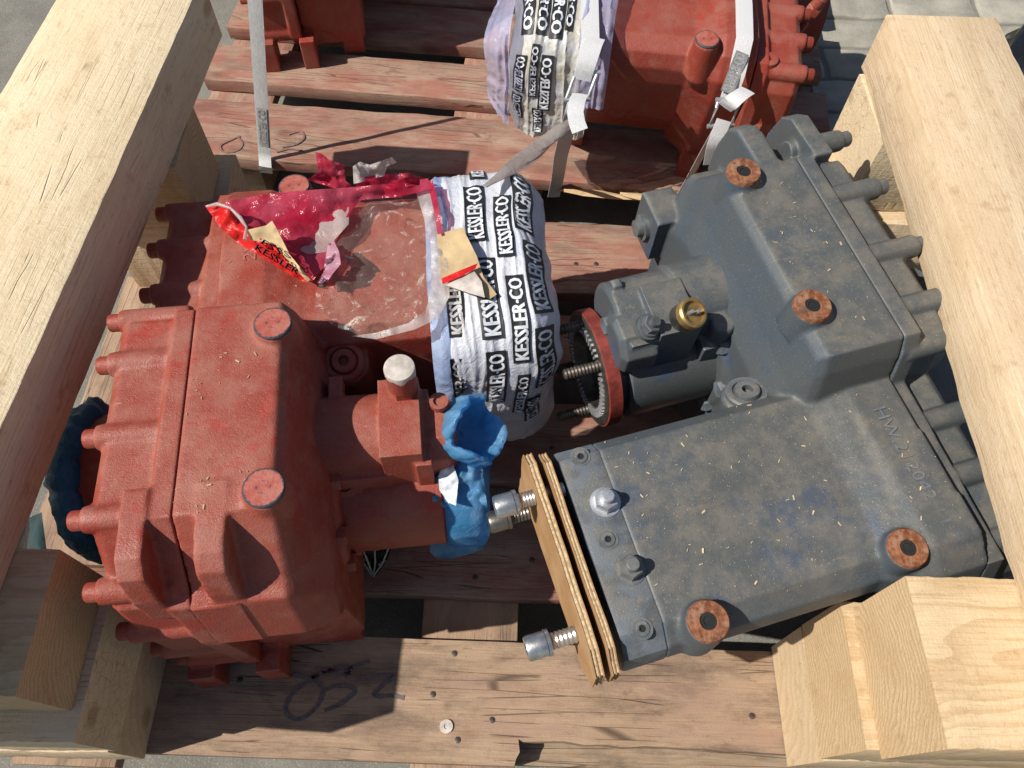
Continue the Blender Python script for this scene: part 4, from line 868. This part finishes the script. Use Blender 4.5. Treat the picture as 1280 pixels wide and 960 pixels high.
solo('green_cord', bm, simple('pale_green_cord', (0.34, 0.42, 0.36), 0.6), 'pale green thin cord in a V below the front red gearbox pump', 'cord')
bm = NB(); bmesh.ops.create_icosphere(bm, subdivisions=4, radius=.16); bmesh.ops.scale(bm, vec=(1, .8, .6), verts=bm.verts[:])
for v in bm.verts: v.co += Vector((1.12, 1.36, GZ + .09)); 
crumple(bm, .03, 12, 3)
for v in bm.verts: v.co.z = max(v.co.z, GZ + .001)
solo('black_plastic_bag', bm, F_BLACK, 'glossy black plastic bag on the paving beyond the right beam', 'plastic bag', ang=80)

# ---------------------------------------------------------------- lashing straps
def strap_mesh(path, w, th=.0014, wav=.0006):
    """path: list of (centre point, side vector)"""
    pts = [Vector(p) for p in path]; dense = []
    for i in range(len(pts) - 1):
        k = max(2, int((pts[i + 1] - pts[i]).length / .01)); dense += [pts[i].lerp(pts[i + 1], j / k) for j in range(k)]
    dense.append(pts[-1]); return dense
def strap(parent, path, w, side, name='webbing', nrm=None):
    d = strap_mesh(path, w); bm = NB(); rs = []
    for i, p in enumerate(d):
        t = (d[min(i + 1, len(d) - 1)] - d[max(i - 1, 0)]).normalized(); s = Vector(side); s = (s - t * s.dot(t)).normalized(); n = t.cross(s)
        if n.dot(Vector((0, -.5, 1))) < 0: n = -n
        j = noise.noise(p * 40) * .0006
        rs.append([p - s * w / 2 + n * (j - .0004), p - s * w / 2 + n * (j + .0006), p + n * (j + .0012), p + s * w / 2 + n * (j + .0006), p + s * w / 2 + n * (j - .0004), p + n * (j - .0003)])
    rings(bm, rs); return obj(name, bm, STRAP, parent, 60, True), d
def strap_print(parent, A, B, side, w, txt=K, mat=INK, lm=INKG):
    A, B = Vector(A), Vector(B); t = (B - A).normalized(); s = Vector(side); s = (s - t * s.dot(t)).normalized(); n = t.cross(s)
    if n.dot(Vector((0, -.5, 1))) < 0: n = -n
    f = lambda u, v, o=.0021: A.lerp(B, u) + s * w * (v - .5) + n * o
    lab = obj('printed_label', patch(lambda u, v: f(u, v, .0017), 8, 2), mat, parent, 60); lab.matrix_parent_inverse = parent.matrix_world.inverted()
    o = obj('lettering', put_text(txt, lambda u, v: f(.04 + u * .92, .12 + v * .76)), lm, lab, 60)
GREYP = simple('grey_strap_print', (0.20, 0.20, 0.21), 0.6, 0, 0.2, 100, 0)
PALEP = simple('faded_strap_print', (0.42, 0.42, 0.44), 0.6, 0, 0.2, 100, 0)
SGR = 'grey lashing straps over the rear gearboxes'; XS = (1, 0, 0)
def buckle(parent, c, t, s, n, L=.036, W=.030):
    bm = NB(); c = Vector(c)
    for k in (-.5, .5): a = c + t * L * k; tube(bm, [a - s * W * .62, a, a + s * W * .62], .0034, 10)
    for k in (-.5, .5):
        tube(bm, [c - t * L * .5 + s * W * k, c - t * L * .2 + s * W * k + n * .003, c + t * L * .5 + s * W * k], .0026, 8)
    return obj('buckle', bm, STEEL_NUT, parent, 60, True)
bpy.context.view_layer.update()
# left strap
s1 = thing('lashing_strap', 'grey lashing strap in front of the top left red gearbox', 'strap', P(331, 200, -.03), group=SGR); bpy.context.view_layer.update()
A = P(316, -45, .34); Bp = P(331, 196, .008); o, d = strap(s1, [A, Bp, Bp + Vector((0, -.012, -.012)), P(333, 216, -.04)], .0220, XS)
strap_print(s1, A.lerp(Bp, .93), A.lerp(Bp, .70), XS, .016, K, PALEP, INKG)
# middle strap over the bag
s2 = thing('lashing_strap', 'grey lashing strap with buckle across the rear printed film wrap', 'strap', P(692, 240, -.03), group=SGR); bpy.context.view_layer.update()
sd = Vector((1, .12, 0))
strap(s2, [P(735, -30, .332), P(737, 0, .332), P(738, 52, .328), P(728, 98, .300)], .0249, sd)
b0 = P(727, 108, .300); tdir = (P(720, 125, .285) - P(733, 90, .315)).normalized(); nn = Vector((0, -.6, .8)); buckle(s2, b0, tdir, sd.normalized(), nn)
strap(s2, [P(727, 100, .308), P(732, 84, .324), P(737, 68, .334), P(741, 56, .337), P(745, 48, .335)], .0249, sd, 'strap_tail'); strap(s2, [P(725, 118, .298), P(721, 128, .306), P(719, 140, .304), P(721, 153, .296), P(725, 164, .290)], .0216, Vector((1, .0, 0)), 'strap_tail')
strap(s2, [P(722, 120, .290), P(716, 140, .275), P(708, 168, .215), P(701, 196, .125), P(697, 224, .012), P(692, 246, -.045)], .0220, sd)
strap_print(s2, P(702, 192, .141), P(708.5, 166, .221), sd, .017, K, GREYP, INKG)
# right strap
s3 = thing('lashing_strap', 'grey lashing strap with buckle over the top right red gearbox cover', 'strap', P(862, 220, .1), group=SGR); bpy.context.view_layer.update()
sd3 = Vector((1, .10, 0))
strap(s3, [P(928, -20, .332), P(930, 5, .332), P(931, 48, .330), P(921, 92, .305), P(909, 128, .275)], .0237, sd3)
strap_print(s3, P(908, 116, .288), P(928, 66, .3225), sd3, .019, K, GREYP, INKG)
b0 = P(906, 141, .272); tdir = (P(903, 152, .262) - P(911, 128, .285)).normalized(); buckle(s3, b0, tdir, sd3.normalized(), Vector((0, -.6, .8)))
strap(s3, [P(906, 134, .284), P(913, 129, .297), P(920, 123, .303), P(928, 117, .304), P(935, 113, .301)], .0216, Vector((.8, -.45, 0)), 'strap_tail')
strap(s3, [P(905, 150, .268), P(893, 180, .24), P(888, 205, .20)], .0212, sd3); strap(s3, [P(896, 160, .25), P(878, 192, .16), P(860, 225, .06), P(848, 246, -.02)], .010, sd3)

# ---------------------------------------------------------------- bits lying about
def bits(name, label, cat, n, area, root, mat, seed, smin=.0015, smax=.006):
    random.seed(seed); me = HOUS_D if root is gd else HOUS; bv = BVHTree.FromPolygons([v.co[:] for v in me.vertices], [p.vertices[:] for p in me.polygons])
    bm = NB()
    for _ in range(n):
        x0, x1, y0, y1 = random.choice(area); x, y = random.uniform(x0, x1), random.uniform(y0, y1); h = bv.ray_cast(Vector((x, y, .6)), Vector((0, 0, -1)))
        if h[0] is None or h[1].z < .5: continue
        L_ = smin + (smax - smin) * random.random() ** 3; w_ = L_ * random.uniform(.12, .4); M_ = Matrix.Translation(h[0] + h[1] * .0005) @ h[1].to_track_quat('Z', 'Y').to_matrix().to_4x4() @ Matrix.Rotation(random.uniform(0, 6.3), 4, 'Z') @ Matrix.Rotation(random.uniform(-.3, .3), 4, 'X')
        box(bm, (-L_ / 2, -w_ / 2, 0), (L_ / 2, w_ / 2, .0006), M_)
    o = obj(name, bm, mat); o.matrix_world = root.matrix_world.copy(); return tag(o, label, cat, kind='stuff')
CHIPS = simple('wood_chips', (0.50, 0.39, 0.24), 0.8, 0, 0.3, 300, 0)
bits('wood_shavings', 'pale wood shavings scattered over the dark gearbox', 'wood shavings', 190, [(.09, .31, .10, .30)] * 4 + [(0, .08, .12, .32), (0, .08, -.12, .08), (.0, .08, -.12, .08)], gd, CHIPS, 5, .0008, .0052)
bits('wood_crumbs', 'few wood crumbs scattered over the front red gearbox', 'wood shavings', 60, [(.0, .08, -.12, .09), (0, .12, .12, .3)], gr, CHIPS, 6, .0012, .005)
